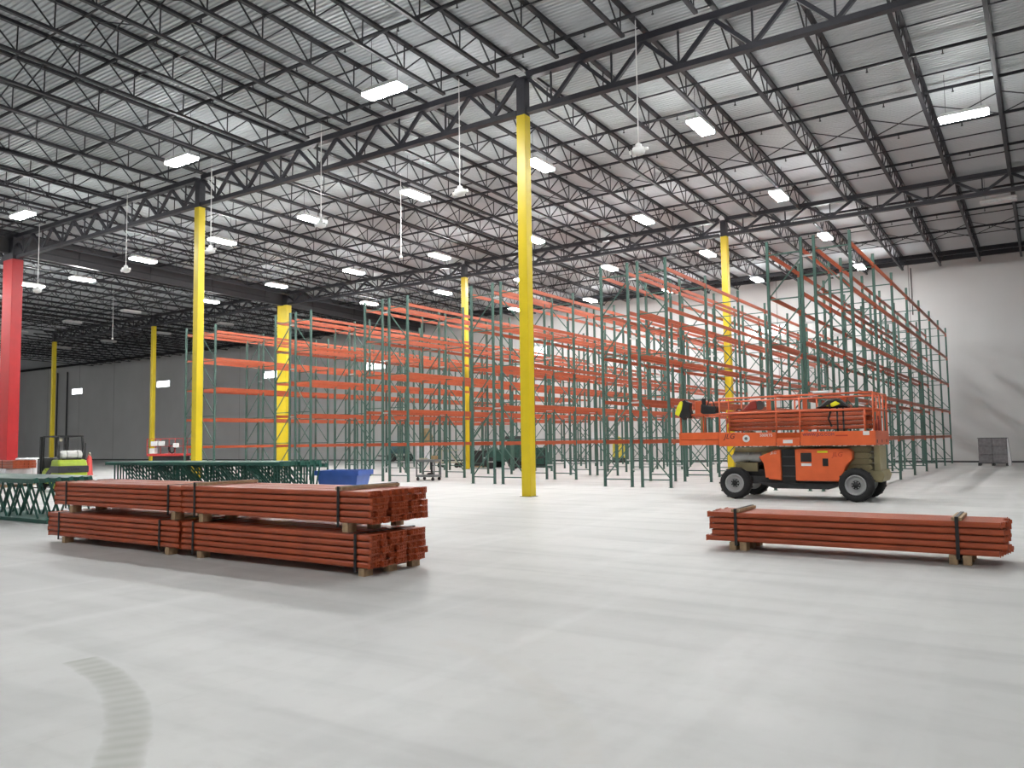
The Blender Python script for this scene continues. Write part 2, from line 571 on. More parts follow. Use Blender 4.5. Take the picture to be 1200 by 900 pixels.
brlab = ['front bay, nearest camera', 'front bay, second from camera', 'front bay, third from camera', 'front bay, close to the front girder',
         'middle bay, close behind the front girder', 'middle bay, second back', 'middle bay, third back', 'middle bay, close before the rear girder',
         'rear bay, close behind the rear girder', 'rear bay, second back', 'rear bay, third back']
for y, lb in zip((8.5, 11.2, 14.0, 17.6, 24.6, 28.2, 34.6, 37.3, 42.9, 46.4, 50.6), brlab):
    bm_ = MB().box(-96, 5, -0.02, 0.02, -0.02, 0.02).mesh('bridging_rod', STEEL)
    tag(ob('bridging_rod', bm_, None, yz(y, 0.13)), f'thin dark bridging rod across roof joists, {lb}', 'rod', 'bridging rods')
pipe_me = MB().cyl((-96, 0, 0), (6, 0, 0), 0.055, 8).mesh('sprinkler_pipe', STEEL, True)
head_me = MB().lathe((0, 0, 0), (0, 0, -1), [(0.018, 0), (0.018, 0.10), (0.04, 0.12), (0.04, 0.135)], 6).mesh('sprinkler_head', STEEL)
plab = ['front bay, nearest camera', 'front bay, second from camera', 'front bay, against the front girder',
        'middle bay, first behind the front girder', 'middle bay, second back', 'middle bay, third back', 'middle bay, last before the rear girder',
        'rear bay, first behind the rear girder', 'rear bay, second back', 'rear bay, third back']
for y, lb in zip((12.85, 16.2, 19.4, 26.2, 29.2, 32.5, 36.0, 41.6, 44.8, 48.4), plab):
    t = tag(ob('sprinkler_pipe', pipe_me, None, yz(y, 0.28)), f'dark sprinkler pipe under the roof deck, {lb}', 'pipe', 'sprinkler pipes')
    for k in range(-14, 7):
        ob('sprinkler_head', head_me, t, (OX + (k + 0.4) * JS, 0, -0.04))
tag(ob('main_pipe', MB().cyl((-60, 0, 0), (8, 0, 0), 0.14, 10).mesh('main_pipe', STEEL, True), None, yz(53.2, 0.42)),
    'thick dark main pipe running along the roof in front of rear wall', 'pipe')
rodm = [MB().bar((0, 0, -0.08), (JS, 0, -0.85), 0.03).mesh('cross_rod', STEEL), MB().bar((0, 0, -0.85), (JS, 0, -0.08), 0.03).mesh('cross_rod', STEEL)]
for y, lb, k0 in ((11.6, 'front bay', -8), (30.95, 'middle bay', -13), (48.0, 'rear bay', -8)):
    t = thing('cross_bridging', f'crossed thin rods between the roof joists of the {lb}', 'bracing', yz(y, 0), group='cross bridging lines')
    for k in range(k0, 7):
        for q, r_ in enumerate(rodm):
            ob('cross_rod', r_, t, (OX + k * JS, 0.04 * q, 0))
# ------------------------------------------------------------------ ceiling lights
def lamp_template(on, wl):
    lx, ly = 1.40, 0.48
    body = MB().prism([(-lx / 2, 0.0), (lx / 2, 0.0), (lx / 2, 0.05), (lx / 2 - 0.08, 0.11), (-lx / 2 + 0.08, 0.11), (-lx / 2, 0.05)], 'y', -ly / 2, ly / 2)
    T = [('housing', body.mesh('lamp_housing', WHITE), (0, 0, 0), (0, 0, 0), []),
         ('diffuser', MB().box(-lx / 2 + 0.02, lx / 2 - 0.02, -ly / 2 + 0.02, ly / 2 - 0.02, -0.075, -0.001).mesh('lamp_diffuser', LAMPON if on else LAMPOFF), (0, 0, 0), (0, 0, 0), [])]
    if on:
        T.append(('uplight_slot', MB().box(-lx / 2 + 0.15, lx / 2 - 0.15, -0.10, 0.10, 0.111, 0.12).mesh('lamp_uplight', LAMPUP), (0, 0, 0), (0, 0, 0), []))
    wm = MB().bar((0, 0, 0.10), (0, 0, wl), 0.012).mesh('hanger_wire', STEEL)
    for s in (-1, 1):
        T.append(('hanger_wire', wm, (s * 0.5, 0, 0), (0, 0, 0), []))
    return T


LT = {}
ZL = 11.9


def lamp(x, y, along_x, on, label, group):
    t = thing('ceiling_light', label, 'light', (x, y, ZL), (0, 0, 0 if along_x else math.pi / 2), group)
    key = (on, round(zdeck(y) - ZL, 1))
    if key not in LT:
        LT[key] = lamp_template(*key)
    place(LT[key], t)


AISX = [-8.95, -15.15, -21.2, -27.35, -33.9, -40.8]
ROWY = [24.7, 33.85, 42.3, 51.3]
for a, x in enumerate(AISX):
    for r_, y in enumerate(ROWY):
        if a == 5 and r_ == 3:
            continue
        lamp(x, y, False, True, f"lit ceiling light over the {ORD[a]} aisle from the right, {ORD[r_]} from the front", 'lit lights over the rack aisles')
for x, lb in ((-15.5, 'large bright ceiling light at the top, left of the central column'), (-25.3, 'bright ceiling light above the yellow column left of centre'),
              (-36.9, 'bright ceiling light at the far left over the front bay'),
              (-5.2, 'lit ceiling light above the frame, right of the central column'), (5.2, 'lit ceiling light above the frame at the right')):
    lamp(x, 16.7, True, True, lb, 'lit lights over the front cross aisle')
for q in range(8):  # unseen lamps added to brighten the left floor and rear wall
    for y, rw in ((16.7, 'rear'), (6.2, 'front')):
        lamp(-47.6 - 10.7 * q, y, True, True, f'unseen fill light added outside the left edge, {rw} row, {ORD[q]} from the red column', 'added fill lights outside the left edge')
for x, lb in ((-16.5, 'left'), (-5.5, 'middle'), (5.5, 'right')):
    lamp(x, -2.5, True, True, f'lit ceiling light behind the camera, {lb} one of three', 'lit lights behind the camera')
lamp(-1.74, 28.8, True, True, 'long lit ceiling light at the upper right edge of the picture', 'lit lights at the right')
lamp(-48.4, 25.4, False, True, 'lit ceiling light left of the dark solid roof beam, nearer one', 'lit lights left of the roof beam')
lamp(-52.7, 24.5, False, True, 'lit ceiling light beside the red column', 'lit lights left of the roof beam')
lamp(-49.0, 34.7, False, True, 'lit ceiling light just right of the tall left yellow column', 'lit lights left of the roof beam')
lamp(-1.3, 40.5, True, False, 'unlit grey ceiling light at the right above the bare wall', 'unlit lights')
for q, (x, y) in enumerate(((-57.5, 33.9), (-58.5, 25.0), (-66, 33.9), (-66.5, 42.3), (-75, 33.9), (-75.5, 42.3), (-84, 42.3), (-57.5, 42.3))):
    lamp(x, y, False, False, f'unlit grey ceiling light in the dark left area, {ORD[q]} going away', 'unlit lights')

# pendants: white heads on long rods, one over each aisle front
pend_T = [('rod', MB().cyl((0, 0, 0), (0, 0, -3.69), 0.017, 6).mesh('pendant_rod', WHITE), (0, 0, 0), (0, 0, 0), []),
          ('head', MB().lathe((0, 0, -3.64), (0, 0, -1), [(0.05, 0), (0.09, 0.03), (0.09, 0.10), (0.17, 0.13), (0.19, 0.22), (0.16, 0.30), (0.06, 0.34)], 12).mesh('pendant_head', WHITE, True), (0, 0, 0), (0, 0, 0), []),
          ('side_nozzle', MB().cyl((0.1, 0, -3.84), (0.27, 0.05, -3.82), 0.05, 8).mesh('side_nozzle', WHITE), (0, 0, 0), (0, 0, 0), []),
          ('side_nozzle', MB().cyl((-0.1, 0, -3.84), (-0.22, -0.1, -3.90), 0.06, 8).mesh('side_nozzle', WHITE), (0, 0, 0), (0, 0, 0), [])]
pend_S = [pend_T[0], ('head', MB().lathe((0, 0, -3.64), (0, 0, -1), [(0.03, 0), (0.06, 0.03), (0.08, 0.10), (0.04, 0.14)], 10).mesh('pendant_small_head', WHITE, True), (0, 0, 0), (0, 0, 0), [])]
for q, x in enumerate((-9.05, -15.3, -21.7, -28.2, -34.4, -42.4)):
    t = thing('pendant_fixture', f'small white fixture on a long rod before the {ORD[q]} aisle from right', 'pendant', (x, 20.0, zdeck(20.0)), group='white pendants on rods')
    place(pend_T, t)
for x, y, lb in ((-22.9, 25.7, 'small white fixture on a rod behind the front girder, middle of roof'), (-56.6, 32.0, 'small white fixture on a rod over the dark left area')):
    t = thing('pendant_fixture', lb, 'pendant', (x, y, zdeck(y)), group='white pendants on rods')
    place(pend_S, t)

# ------------------------------------------------------------------ pallet racks
FD, GAP, RH, RY, BAY, NB = 1.068, 0.397, 8.07, 26.07, 3.968, 7
PW = 0.085
LEV = [1.60, 3.05, 4.66, 6.25, 7.68]


def frame_parts(mt, flip):
    """upright frame standing: posts at x=0 and x=FD, origin at the foot of the first post"""
    ch = []
    post = MB()
    # open C-section post
    h = PW / 2
    prof = [(-h, -h), (h, -h), (h, h), (h - 0.028, h), (h - 0.028, h - 0.02), (h - 0.02, -h + 0.02), (-h + 0.02, -h + 0.02), (-h + 0.028, h - 0.02), (-h + 0.028, h), (-h, h)]
    post.prism(prof, 'z', 0.008, RH)
    pm = post.mesh('rack_post', mt)
    ch += [('post', pm, (0, 0, 0), (0, 0, 0)), ('post', pm, (FD, 0, 0), (0, 0, 0))]
    foot = MB().box(-0.07, 0.07, -0.065, 0.065, 0, 0.008).mesh('foot_plate', mt)
    ch += [('foot_plate', foot, (0, 0, 0), (0, 0, 0)), ('foot_plate', foot, (FD, 0, 0), (0, 0, 0))]
    hm = MB().bar((PW / 2, 0, 0), (FD - PW / 2, 0, 0), 0.03, 0.04).mesh('horizontal_brace', mt)
    a, b_ = (PW / 2, FD - PW / 2)
    if flip:
        a, b_ = b_, a
    dm = MB().bar((a, 0, 0.08), (b_, 0, 1.22), 0.03, 0.04).mesh('diagonal_brace', mt)
    for k in range(6):
        ch.append(('horizontal_brace', hm, (0, 0, 0.27 + 1.47 * k), (0, 0, 0)))
        if k < 5:
            ch.append(('diagonal_brace', dm, (0, 0, 0.27 + 1.47 * k), (0, 0, 0)))
    return ch


FRA, FRB = frame_parts(GRN, False), frame_parts(GRN, True)
bl = BAY - PW - 0.01
beam_me = MB().box(-0.025, 0.025, 0.005, bl - 0.005, -0.065, 0.065).box(-0.04, 0.04, 0, 0.008, -0.13, 0.08).box(-0.04, 0.04, bl - 0.008, bl, -0.13, 0.08).mesh('rack_beam', ORG)
spacer_me = MB().bar((FD + PW / 2, 0, 0), (FD + GAP - PW / 2, 0, 0), 0.04, 0.06).mesh('row_spacer', GALV)
RACKS = [(-38.780, 'leftmost double row, standing before the dark grey wall'), (-31.477, 'second double row from the left'),
         (-25.404, 'third double row from the left, behind the grey cart'), (-19.404, 'double row just left of the central yellow column'),
         (-13.4375, 'double row between the central yellow column and scissor lift'), (-7.344, 'rightmost double row, behind the scissor lift')]
for rx, lb in RACKS:
    t = thing('pallet_rack', f'green and orange pallet rack, {lb}', 'pallet rack', (rx, RY, 0), group='double rows of pallet racks')
    for k in range(NB + 1):
        for x, FR in ((0, FRA), (FD + GAP, FRB)):
            f = ob('upright_frame', None, t, (x, k * BAY, 0))
            for n_, me, lo, ro in FR:
                ob(n_, me, f, lo, ro)
        for z in (0.62, 3.0, 5.3, 7.45):
            ob('row_spacer', spacer_me, t, (0, k * BAY, z))
        if k < NB:
            for x in (0, FD, FD + GAP, 2 * FD + GAP):
                for z in LEV:
                    ob('beam', beam_me, t, (x, k * BAY + PW / 2 + 0.005, z))

# ------------------------------------------------------------------ beam bundles on the floor
def beam_lying(length, wdt, hgt):
    """one beam lying along X with a stepped face and toothed end connectors, origin at its centre"""
    h, q = hgt / 2 - 0.0085, wdt / 2 - 0.004
    b = MB()
    b.prism([(-q, -h + 0.02), (-q + 0.012, -h), (q - 0.012, -h), (q, -h + 0.02), (q, h - 0.02), (q - 0.012, h), (-q + 0.012, h), (-q, h - 0.02)], 'x', -length / 2 + 0.01, length / 2 - 0.01)
    return b.mesh('bundled_beam', ORGB)


def connector(wdt, hgt, s):
    """folded end plate with slots and pegs, facing +X"""
    b = MB()
    q, h = wdt / 2, hgt / 2
    b.box(-0.006, 0.004, -q + 0.002, -q + 0.012, -h + .004, h - .004).box(-0.006, 0.004, q - 0.012, q - 0.002, -h + .004, h - .004)
    for z in (-h + 0.008, 0, h - 0.008):
        b.box(-0.006, 0.004, -q, q, z - 0.006, z + 0.006)
    for y in (-q * 0.3, q * 0.35):
        b.box(-0.006, 0.004, y - 0.006, y + 0.006, -h, h)
    b.box(0, 0.035, -q + 0.002, -q + 0.012, -0.02, 0.03)
    return b.mesh('end_connector', ORGB)


def bundle(label, loc, length, nwide, nlay, wdt, hgt, groups, zb, strap_x, blocks, battens=False, rotz=0.0, jag=0.03, group='bundles of orange beams'):
    t = thing('beam_bundle', label, 'beam bundle', loc, (0, 0, rotz), group)
    bme = beam_lying(length, wdt, hgt)
    cme = connector(wdt, hgt, 1)
    tot = nwide * wdt + (groups - 1) * 0.05
    for l in range(nlay):
        for n in range(nwide):
            y = n * wdt + wdt / 2 + (n // (nwide // groups)) * 0.05
            dx = random.uniform(-jag, jag)
            o = ob('beam', bme, t, (length / 2 + dx, y, zb + l * hgt + hgt / 2))
            ob('end_connector', cme, o, (length / 2, 0, 0))
            ob('end_connector', cme, o, (-length / 2, 0, 0), (0, 0, math.pi))
    H = nlay * hgt
    for sx in strap_x:
        e = 0.008
        dn = min(0.05, zb - 0.004)
        # a ring: build four flat bands
        s_ = MB()
        zt = zb + H + (0.045 if battens else 0)
        s_.box(-.022, .022, -e - .004, -e + .004, zb - dn, zt).box(-.022, .022, tot + e - .004, tot + e + .004, zb - dn, zt)
        s_.box(-.022, .022, -e - .004, tot + e + .004, zt, zt + .006).box(-.022, .022, -e - .004, tot + e + .004, zb - dn - .003, zb - dn + .003)
        ob('strap', s_.mesh('strap', STRAP), t, (sx, 0, 0))
        if battens:
            ob('top_batten', MB().box(-.06, .06, 0.0, tot, zb + H, zb + H + .04).mesh('top_batten', WOOD), t, (sx, 0, 0))
    bw = MB().box(-.05, .05, -.08, .08, 0, zb - 0.001).mesh('wood_block', WOOD)
    for (bx_, by_) in blocks:
        ob('wood_block', bw, t, (bx_, by_, 0))
    return t


W9 = 0.114
YB0 = 7.47
TW = 9 * W9 + 0.10


def blk(xs):
    return [(x, y) for x in xs for y in (0.10, TW / 2, TW - 0.10)]


bundle('lower near bundle of red-orange beams, right half of the left stack', (-11.17, YB0, 0), 3.95, 9, 5, W9, 0.0865, 3, 0.10, (0.30, 3.72), blk((0.42, 3.80)))
bundle('upper near bundle of red-orange beams, right half of the left stack', (-11.20, YB0 + 0.02, 0.538), 3.98, 9, 5, W9, 0.085, 3, 0.12, (0.33, 3.42), blk((0.46, 3.52)), battens=True)
bundle('lower far bundle of red-orange beams, left half of the left stack', (-15.16, YB0 - 0.02, 0), 3.93, 9, 5, W9, 0.0845, 3, 0.11, (0.38, 3.45), blk((0.50, 3.62)))
bundle('upper far bundle of red-orange beams, left half of the left stack', (-15.05, YB0 + 0.02, 0.538), 3.80, 9, 5, W9, 0.083, 3, 0.125, (0.42, 3.50), blk((0.55, 3.60)))
bundle('single low bundle of orange beams with wooden battens at the right', (-4.42, 12.0, 0), 3.88, 7, 5, 0.12, 0.09, 1, 0.125, (0.42, 3.36), [(x, y) for x in (0.36, 0.52, 3.30, 3.46) for y in (0.09, 0.42, 0.75)], battens=True, jag=0.05)

# ------------------------------------------------------------------ stacks of green upright frames lying on their long edge
FL = 8.07


def edge_frame_T(mt):
    """frame on its long edge: length along +X from 0, posts at z=0.045 and z=FD; origin at lower left"""
    h = 0.052
    pm = MB().prism([(-h, -h), (h, -h), (h, h), (-h, h)], 'x', 0, FL).mesh('lying_post', mt, bevel=0.006)
    T = [('post', pm, (0, 0, h), (0, 0, 0), []), ('post', pm, (0, 0, FD - h), (0, 0, 0), [])]
    hm = MB().bar((0, 0, 0.09), (0, 0, FD - 0.09), 0.04, 0.03).mesh('brace', mt)
    dm = MB().bar((0.1, 0, 0.09), (1.15, 0, FD - 0.09), 0.04, 0.03).mesh('brace', mt)
    fp = MB().box(-0.008, 0, -0.055, 0.055, -0.06, 0.08).mesh('foot_plate', mt)
    for k in range(6):
        T.append(('horizontal_brace', hm, (0.27 + 1.47 * k, 0, 0), (0, 0, 0), []))
        if k < 5:
            T.append(('diagonal_brace', dm, (0.27 + 1.47 * k, 0, 0), (0, 0, 0), []))
    T.append(('foot_plate', fp, (0, 0, 0.09), (0, 0, 0), []))
    T.append(('foot_plate', fp, (0, 0, FD - 0.06), (0, 0, 0), []))
    return T


EFT = edge_frame_T(GRN2)
EFT_R = [(n, me, (FL - lo[0], lo[1], lo[2]), (ro[0], ro[1], math.pi), k) for n, me, lo, ro, k in EFT]
for q in range(6):
    nm = ['frontmost', 'second from the front', 'third from the front', 'fourth from the front', 'fifth from the front', 'rearmost'][q]
    t = thing('lying_rack_frame', f'dark green rack frame on edge at the left, {nm} of six', 'rack frame',
              (-26.62 + random.uniform(-.05, .05), 9.15 + 0.24 * q, 0), (0.30, 0, 0), 'green frames at the left edge')
    place(EFT, t)
# second stack, 13 frames packed together, some leaning at the end
SA = math.radians(5.6)
for q in range(18):
    lean = -0.02 if q < 14 else 0.06 * (q - 13)
    d = 0.115 * q if q < 14 else 0.115 * 13 + 0.22 * (q - 13)
    sh = random.uniform(-0.03, 0.03) + (0.025 * max(0, q - 5) if q < 14 else -0.6)
    ox_, oy_ = -27.0 + sh, 15.15
    lb = (f'dark green rack frame, {ORD[q]} from the front in the middle stack' if q < 14 else
          f'dark green rack frame leaning behind the middle stack, {ORD[q - 14]} of four')
    t = thing('lying_rack_frame', lb, 'rack frame', (ox_ - d * math.sin(SA), oy_ + d * math.cos(SA), 0.10 if q < 14 else 0.0), (-lean, 0, SA), 'green frames in the middle stack')
    place(EFT_R, t)
for q, fx in enumerate((0.8, 4.0, 7.2)):
    x, y = -27.0 + fx * math.cos(SA) + 0.3, 15.15 + fx * math.sin(SA)
    tag(ob('timber_runner', MB().box(-0.05, 0.05, -0.1, 1.57, 0, 0.099).mesh('timber_runner', WOOD), None, (x, y, 0), (0, 0, SA)),
        f'pale timber runner under the middle frame stack, {ORD[q]} from left', 'timber', 'timber runners')

# ------------------------------------------------------------------ orange scissor lift
LX, LY = -5.75, 22.05          # origin: middle of the near side, on the floor
lift = thing('scissor_lift', 'large orange scissor lift loaded with beams, in front of the racks', 'scissor lift', (LX, LY, 0))
LW = 2.05


def lx(x):
    return x - LX


# chassis
ob('chassis', MB().box(lx(-7.05), lx(-4.45), 0.30, LW - 0.30, 0.42, 0.62).box(lx(-7.6), lx(-3.95), 0.5, LW - 0.5, 0.55, 0.75)
   .prism([(lx(-6.75), 0.45), (lx(-6.3), 0.30), (lx(-4.9), 0.30), (lx(-4.55), 0.45)], 'y', 0.2, LW - 0.2).mesh('chassis', DARK), lift)
for wx in (-7.35, -4.19):
    ob('axle', MB().cyl((lx(wx), 0.2, 0.45), (lx(wx), LW - 0.2, 0.45), 0.09, 10).mesh('axle', DARK), lift)
    for wy, s in ((0.17, -1), (LW - 0.17, 1)):
        R_ = 0.435
        tyre = MB().lathe((0, 0, 0), (0, s, 0), [(0.26, -0.15), (0.38, -0.17), (R_ - 0.015, -0.13), (R_, -0.06), (R_, 0.06), (R_ - 0.015, 0.13), (0.38, 0.17), (0.265, 0.15), (0.26, 0.0), (0.26, -0.15)], 28, False)
        w_ = ob('wheel', tyre.mesh('tyre', RUB, True), lift, (lx(wx), wy, R_))
        ob('rim', MB().lathe((0, 0, 0), (0, s, 0), [(0.262, -0.14), (0.262, 0.155), (0.235, 0.165), (0.225, 0.12), (0.20, 0.07), (0.135, 0.06), (0.12, 0.075)], 24).mesh('rim', RIM, True), w_)
        ob('hub', MB().lathe((0, 0, 0), (0, s, 0), [(0.115, 0.05), (0.115, 0.10), (0.07, 0.11), (0.06, 0.16), (0.02, 0.165)], 14).mesh('hub', BLACK, True), w_)
        nut = MB().cyl((0, 0.06 * s, 0), (0, 0.105 * s, 0), 0.018, 6).mesh('lug_nut', RIM)
        for a in range(8):
            ob('lug_nut', nut, w_, (0.09 * math.cos(a * math.pi / 4), 0.02 * s, 0.09 * math.sin(a * math.pi / 4)))
        lug = MB().cbox((0, 0, R_ - 0.001), (0.045, 0.12, 0.014)).mesh('tread_lug', RUB)
        for a in range(24):
            ob('tread_lug', lug, w_, (0, 0.085 * (1 if a % 2 else -1), 0), (0, a * math.pi / 12, 0))
# engine hood panels on both sides
for y0, y1, near in ((0.10, 0.42, True), (LW - 0.42, LW - 0.10, False)):
    left = [(lx(-6.50), 0.56), (lx(-6.08), 0.52), (lx(-6.08), 1.36), (lx(-6.22), 1.36), (lx(-6.68), 1.16), (lx(-6.55), 0.98)]
    hl = ob('hood_panel', MB().prism(left, 'y', y0, y1).mesh('hood_panel', LORG, bevel=0.02), lift)
    right = [(lx(-5.70), 0.52), (lx(-4.55), 0.52), (lx(-4.42), 0.92), (lx(-4.26), 1.10), (lx(-4.26), 1.30), (lx(-4.34), 1.38), (lx(-5.70), 1.38)]
    hr = ob('hood_panel', MB().prism(right, 'y', y0, y1).mesh('hood_panel', LORG, bevel=0.02), lift)
    st = ob('step_recess', MB().box(lx(-6.07), lx(-5.71), y0 + (0.06 if near else 0), y1 - (0 if near else 0.06), 0.46, 1.36).mesh('step_recess', BLACK), lift)
    for z in (0.62, 0.90, 1.15):
        ob('step_tread', MB().box(lx(-6.06), lx(-5.72), y0 - 0.0 if near else y1 - 0.05, y0 + 0.05 if near else y1, z, z + 0.03).mesh('step_tread', FGREY), lift)
    if near:
        pl = ob('control_panel', MB().box(lx(-5.55), lx(-5.27), y0 - 0.012, y0 + 0.01, 1.03, 1.27).mesh('control_panel', BLACK), hr)
        ob('decal', MB().box(lx(-5.54), lx(-5.28), y0 - 0.006, y0 + 0.01, 0.92, 0.99).mesh('decal', WHITE), hr)
        ob('latch', MB().box(lx(-4.99), lx(-4.85), y0 - 0.012, y0 + 0.01, 0.92, 1.12).mesh('latch', BLACK), hr)
        ob('decal', MB().box(lx(-5.12), lx(-4.86), y0 - 0.006, y0 + 0.01, 1.27, 1.32).mesh('decal', HIVIS), hr)
        ob('lettering', text_mesh('JLG', 0.17, PRINTR, 0.003, 0.25), hr, (lx(-4.62), y0 - 0.004, 1.22), (math.pi / 2, 0, 0))
        ob('lettering', text_mesh('JLG', 0.10, WHITE, 0.003, 0.25), hl, (lx(-6.27), y0 - 0.004, 1.27), (math.pi / 2, 0, 0))
        ob('reflector', MB().box(lx(-6.50), lx(-6.42), y0 - 0.01, y0 + 0.02, 0.54, 0.60).mesh('reflector', BLACK), hl)
# engine muffler and tank at the left
ob('hydraulic_tank', MB().lathe((lx(-7.50), 0.55, 1.15), (1, 0, 0), [(0.06, -0.06), (0.12, 0), (0.17, 0.02), (0.17, 0.42), (0.15, 0.44), (0.15, 0.47), (0.17, 0.49), (0.17, 0.78), (0.11, 0.82)], 16).mesh('hydraulic_tank', CAN, True), lift)
ob('engine_block', MB().box(lx(-7.2), lx(-6.3), 0.45, 1.6, 0.70, 1.05).box(lx(-7.45), lx(-7.15), 0.6, 1.5, 0.8, 1.0).mesh('engine_block', DARK), lift)
ob('tank_bracket', MB().box(lx(-7.30), lx(-6.80), 0.40, 0.80, 0.75, 0.99).mesh('tank_bracket', TAN), lift)
# scissor arms, folded
arm_z = 0.82
for q in range(4):
    for y in (0.45, LW - 0.57):
        z = 0.80 + 0.158 * q
        a = MB().prism([(lx(-7.45), z), (lx(-3.92), z), (lx(-3.84), z + 0.04), (lx(-3.84), z + 0.11), (lx(-3.92), z + 0.148), (lx(-7.45), z + 0.148)], 'y', y, y + 0.12)
        ob('scissor_arm', a.mesh('scissor_arm', TAN, bevel=0.008), lift)
    ob('pivot_pin', MB().cyl((lx(-3.95), 0.40, 0.88 + 0.158 * q), (lx(-3.95), LW - 0.40, 0.88 + 0.158 * q), 0.05, 10).mesh('pivot_pin', TAN), lift)
ob('rear_frame', MB().prism([(lx(-4.45), 0.80), (lx(-3.62), 0.80), (lx(-3.56), 0.66), (lx(-3.62), 0.50), (lx(-3.95), 0.50), (lx(-4.1), 0.70), (lx(-4.45), 0.76)], 'y', 0.42, LW - 0.42).mesh('rear_frame', TAN, bevel=0.015), lift)
ob('rear_post', MB().box(lx(-3.80), lx(-3.66), 0.50, 1.5, 0.8, 1.44).mesh('rear_post', TAN), lift)
# platform deck and skirts
ob('platform_deck', MB().box(lx(-7.70), lx(-3.72), 0.06, LW - 0.06, 1.47, 1.55).mesh('platform_deck', DKSTEEL), lift)
def skirt(name, x0, x1, z0, z1, y0, y1, mt=LORG):
    return ob(name, MB().box(lx(x0), lx(x1), y0, y1, z0, z1).mesh(name, mt, bevel=0.006), lift)


sk1 = skirt('side_skirt', -7.75, -6.16, 1.46, 1.83, 0.0, 0.05)
sk2 = skirt('side_skirt', -6.14, -5.53, 1.46, 1.67, 0.0, 0.05)
sk3 = skirt('side_skirt', -5.51, -3.66, 1.46, 1.83, 0.0, 0.05)
skirt('side_skirt', -7.75, -3.66, 1.46, 1.83, LW - 0.05, LW)
ek = ob('end_skirt', MB().box(lx(-3.72), lx(-3.66), 0.05, LW - 0.05, 1.46, 1.83).mesh('end_skirt', LDORG), lift)
for y in (0.2, 0.9, 1.6):
    ob('end_slot', MB().box(lx(-3.67), lx(-3.655), y, y + 0.08, 1.52, 1.60).mesh('end_slot', BLACK), ek)
for y in (0.02, LW - 0.07):
    skirt('extension_skirt', -8.92, -7.77, 1.66, 1.86, y, y + 0.05)
    skirt('extension_rail', -8.92, -7.77, 1.50, 1.64, y + 0.004, y + 0.045)
ob('extension_deck', MB().box(lx(-8.9), lx(-7.75), 0.07, LW - 0.07, 1.56, 1.62).mesh('extension_deck', DKSTEEL), lift)
ob('extension_end', MB().box(lx(-8.94), lx(-8.90), 0.02, LW - 0.02, 1.50, 1.86).mesh('extension_end', LORG), lift)
# lettering and decals on the skirts
yy = -0.003
ob('lettering', text_mesh('JLG', 0.20, PRINTK, 0.003, 0.3), sk1, (lx(-7.45), yy, 1.73), (math.pi / 2, 0, 0))
ob('round_decal', MB().cyl((lx(-6.97), -0.008, 1.67), (lx(-6.97), 0.01, 1.67), 0.10, 20).mesh('round_decal', WHITE), sk1)
ob('decal_mark', MB().prism([(lx(-6.97) + 0.05 * math.cos(a), 1.67 + 0.05 * math.sin(a)) for a in (0.4, 1.6, 2.8, 3.8, 5.2)], 'y', -0.012, 0.0).mesh('decal_mark', CARTG), sk1)
ob('lettering', text_mesh('500RTS', 0.11, WHITE, 0.003), sk1, (lx(-6.42), yy, 1.75), (math.pi / 2, 0, 0))
ob('decal', MB().box(lx(-5.97), lx(-5.72), -0.006, 0.01, 1.53, 1.62).mesh('decal', WHITE), sk2)
ob('lettering', text_mesh('WWW.JLG.COM', 0.11, PRINTP, 0.003), sk3, (lx(-5.05), yy, 1.75), (math.pi / 2, 0, 0))
ob('decal', MB().box(lx(-3.95), lx(-3.80), -0.006, 0.01, 1.72, 1.82).mesh('decal', WHITE), sk3)
ob('decal', MB().box(lx(-4.62), lx(-4.32), -0.006, 0.01, 1.70, 1.735).mesh('decal_red', PRINTR), sk3)
# guard rails
def rail(p0, p1, r=0.027, mt=LDORG, name='guard_rail'):
    ob(name, MB().cyl((lx(p0[0]), p0[1], p0[2]), (lx(p1[0]), p1[1], p1[2]), r, 8).mesh(name, mt, True), lift)


for y in (0.03, LW - 0.03):
    rail((-7.72, y, 2.80), (-3.69, y, 2.82))
    rail((-8.88, y, 2.37), (-3.90, y, 2.39))
    for x in (-7.72, -7.45, -6.14, -5.52, -3.69):
        rail((x, y, 1.80), (x, y, 2.81), 0.024 if x != -7.45 else 0.018, name='rail_post')
    rail((-3.90, y, 1.80), (-3.90, y, 2.39), name='rail_post')
    rail((-8.88, y, 1.84), (-8.88, y, 2.37), name='rail_post')
    rail((-8.20, y, 1.84), (-8.20, y, 2.37), 0.018, name='rail_post')
rail((-7.72, LW - 0.03, 2.80), (-8.85, LW - 0.03, 2.80))
rail((-8.88, LW - 0.03, 1.84), (-8.88, LW - 0.03, 2.80), name='rail_post')
for x, z in ((-3.69, 2.81), (-3.69, 2.39), (-8.88, 2.37)):
    rail((x, 0.03, z), (x, LW - 0.03, z))
for y in (0.5, 1.0, 1.5):
    rail((-3.69, y, 1.8), (-3.69, y, 2.81), 0.018, name='rail_post')
for x in (-6.9, -5.85, -4.8):
    ob('rail_panel_post', MB().box(lx(x) - 0.06, lx(x) + 0.06, LW - 0.05, LW - 0.01, 1.8, 2.8).mesh('rail_panel_post', LDORG), lift)
# the load on the lift
bundle('bundle of orange beams lying on the scissor lift platform', (-7.55, LY + 0.22, 1.552), 3.66, 8, 5, 0.105, 0.114, 1, 0.33, (2.95, 3.10), [(x, y) for x in (0.5, 3.0) for y in (0.15, 0.42, 0.7)], jag=0.06)
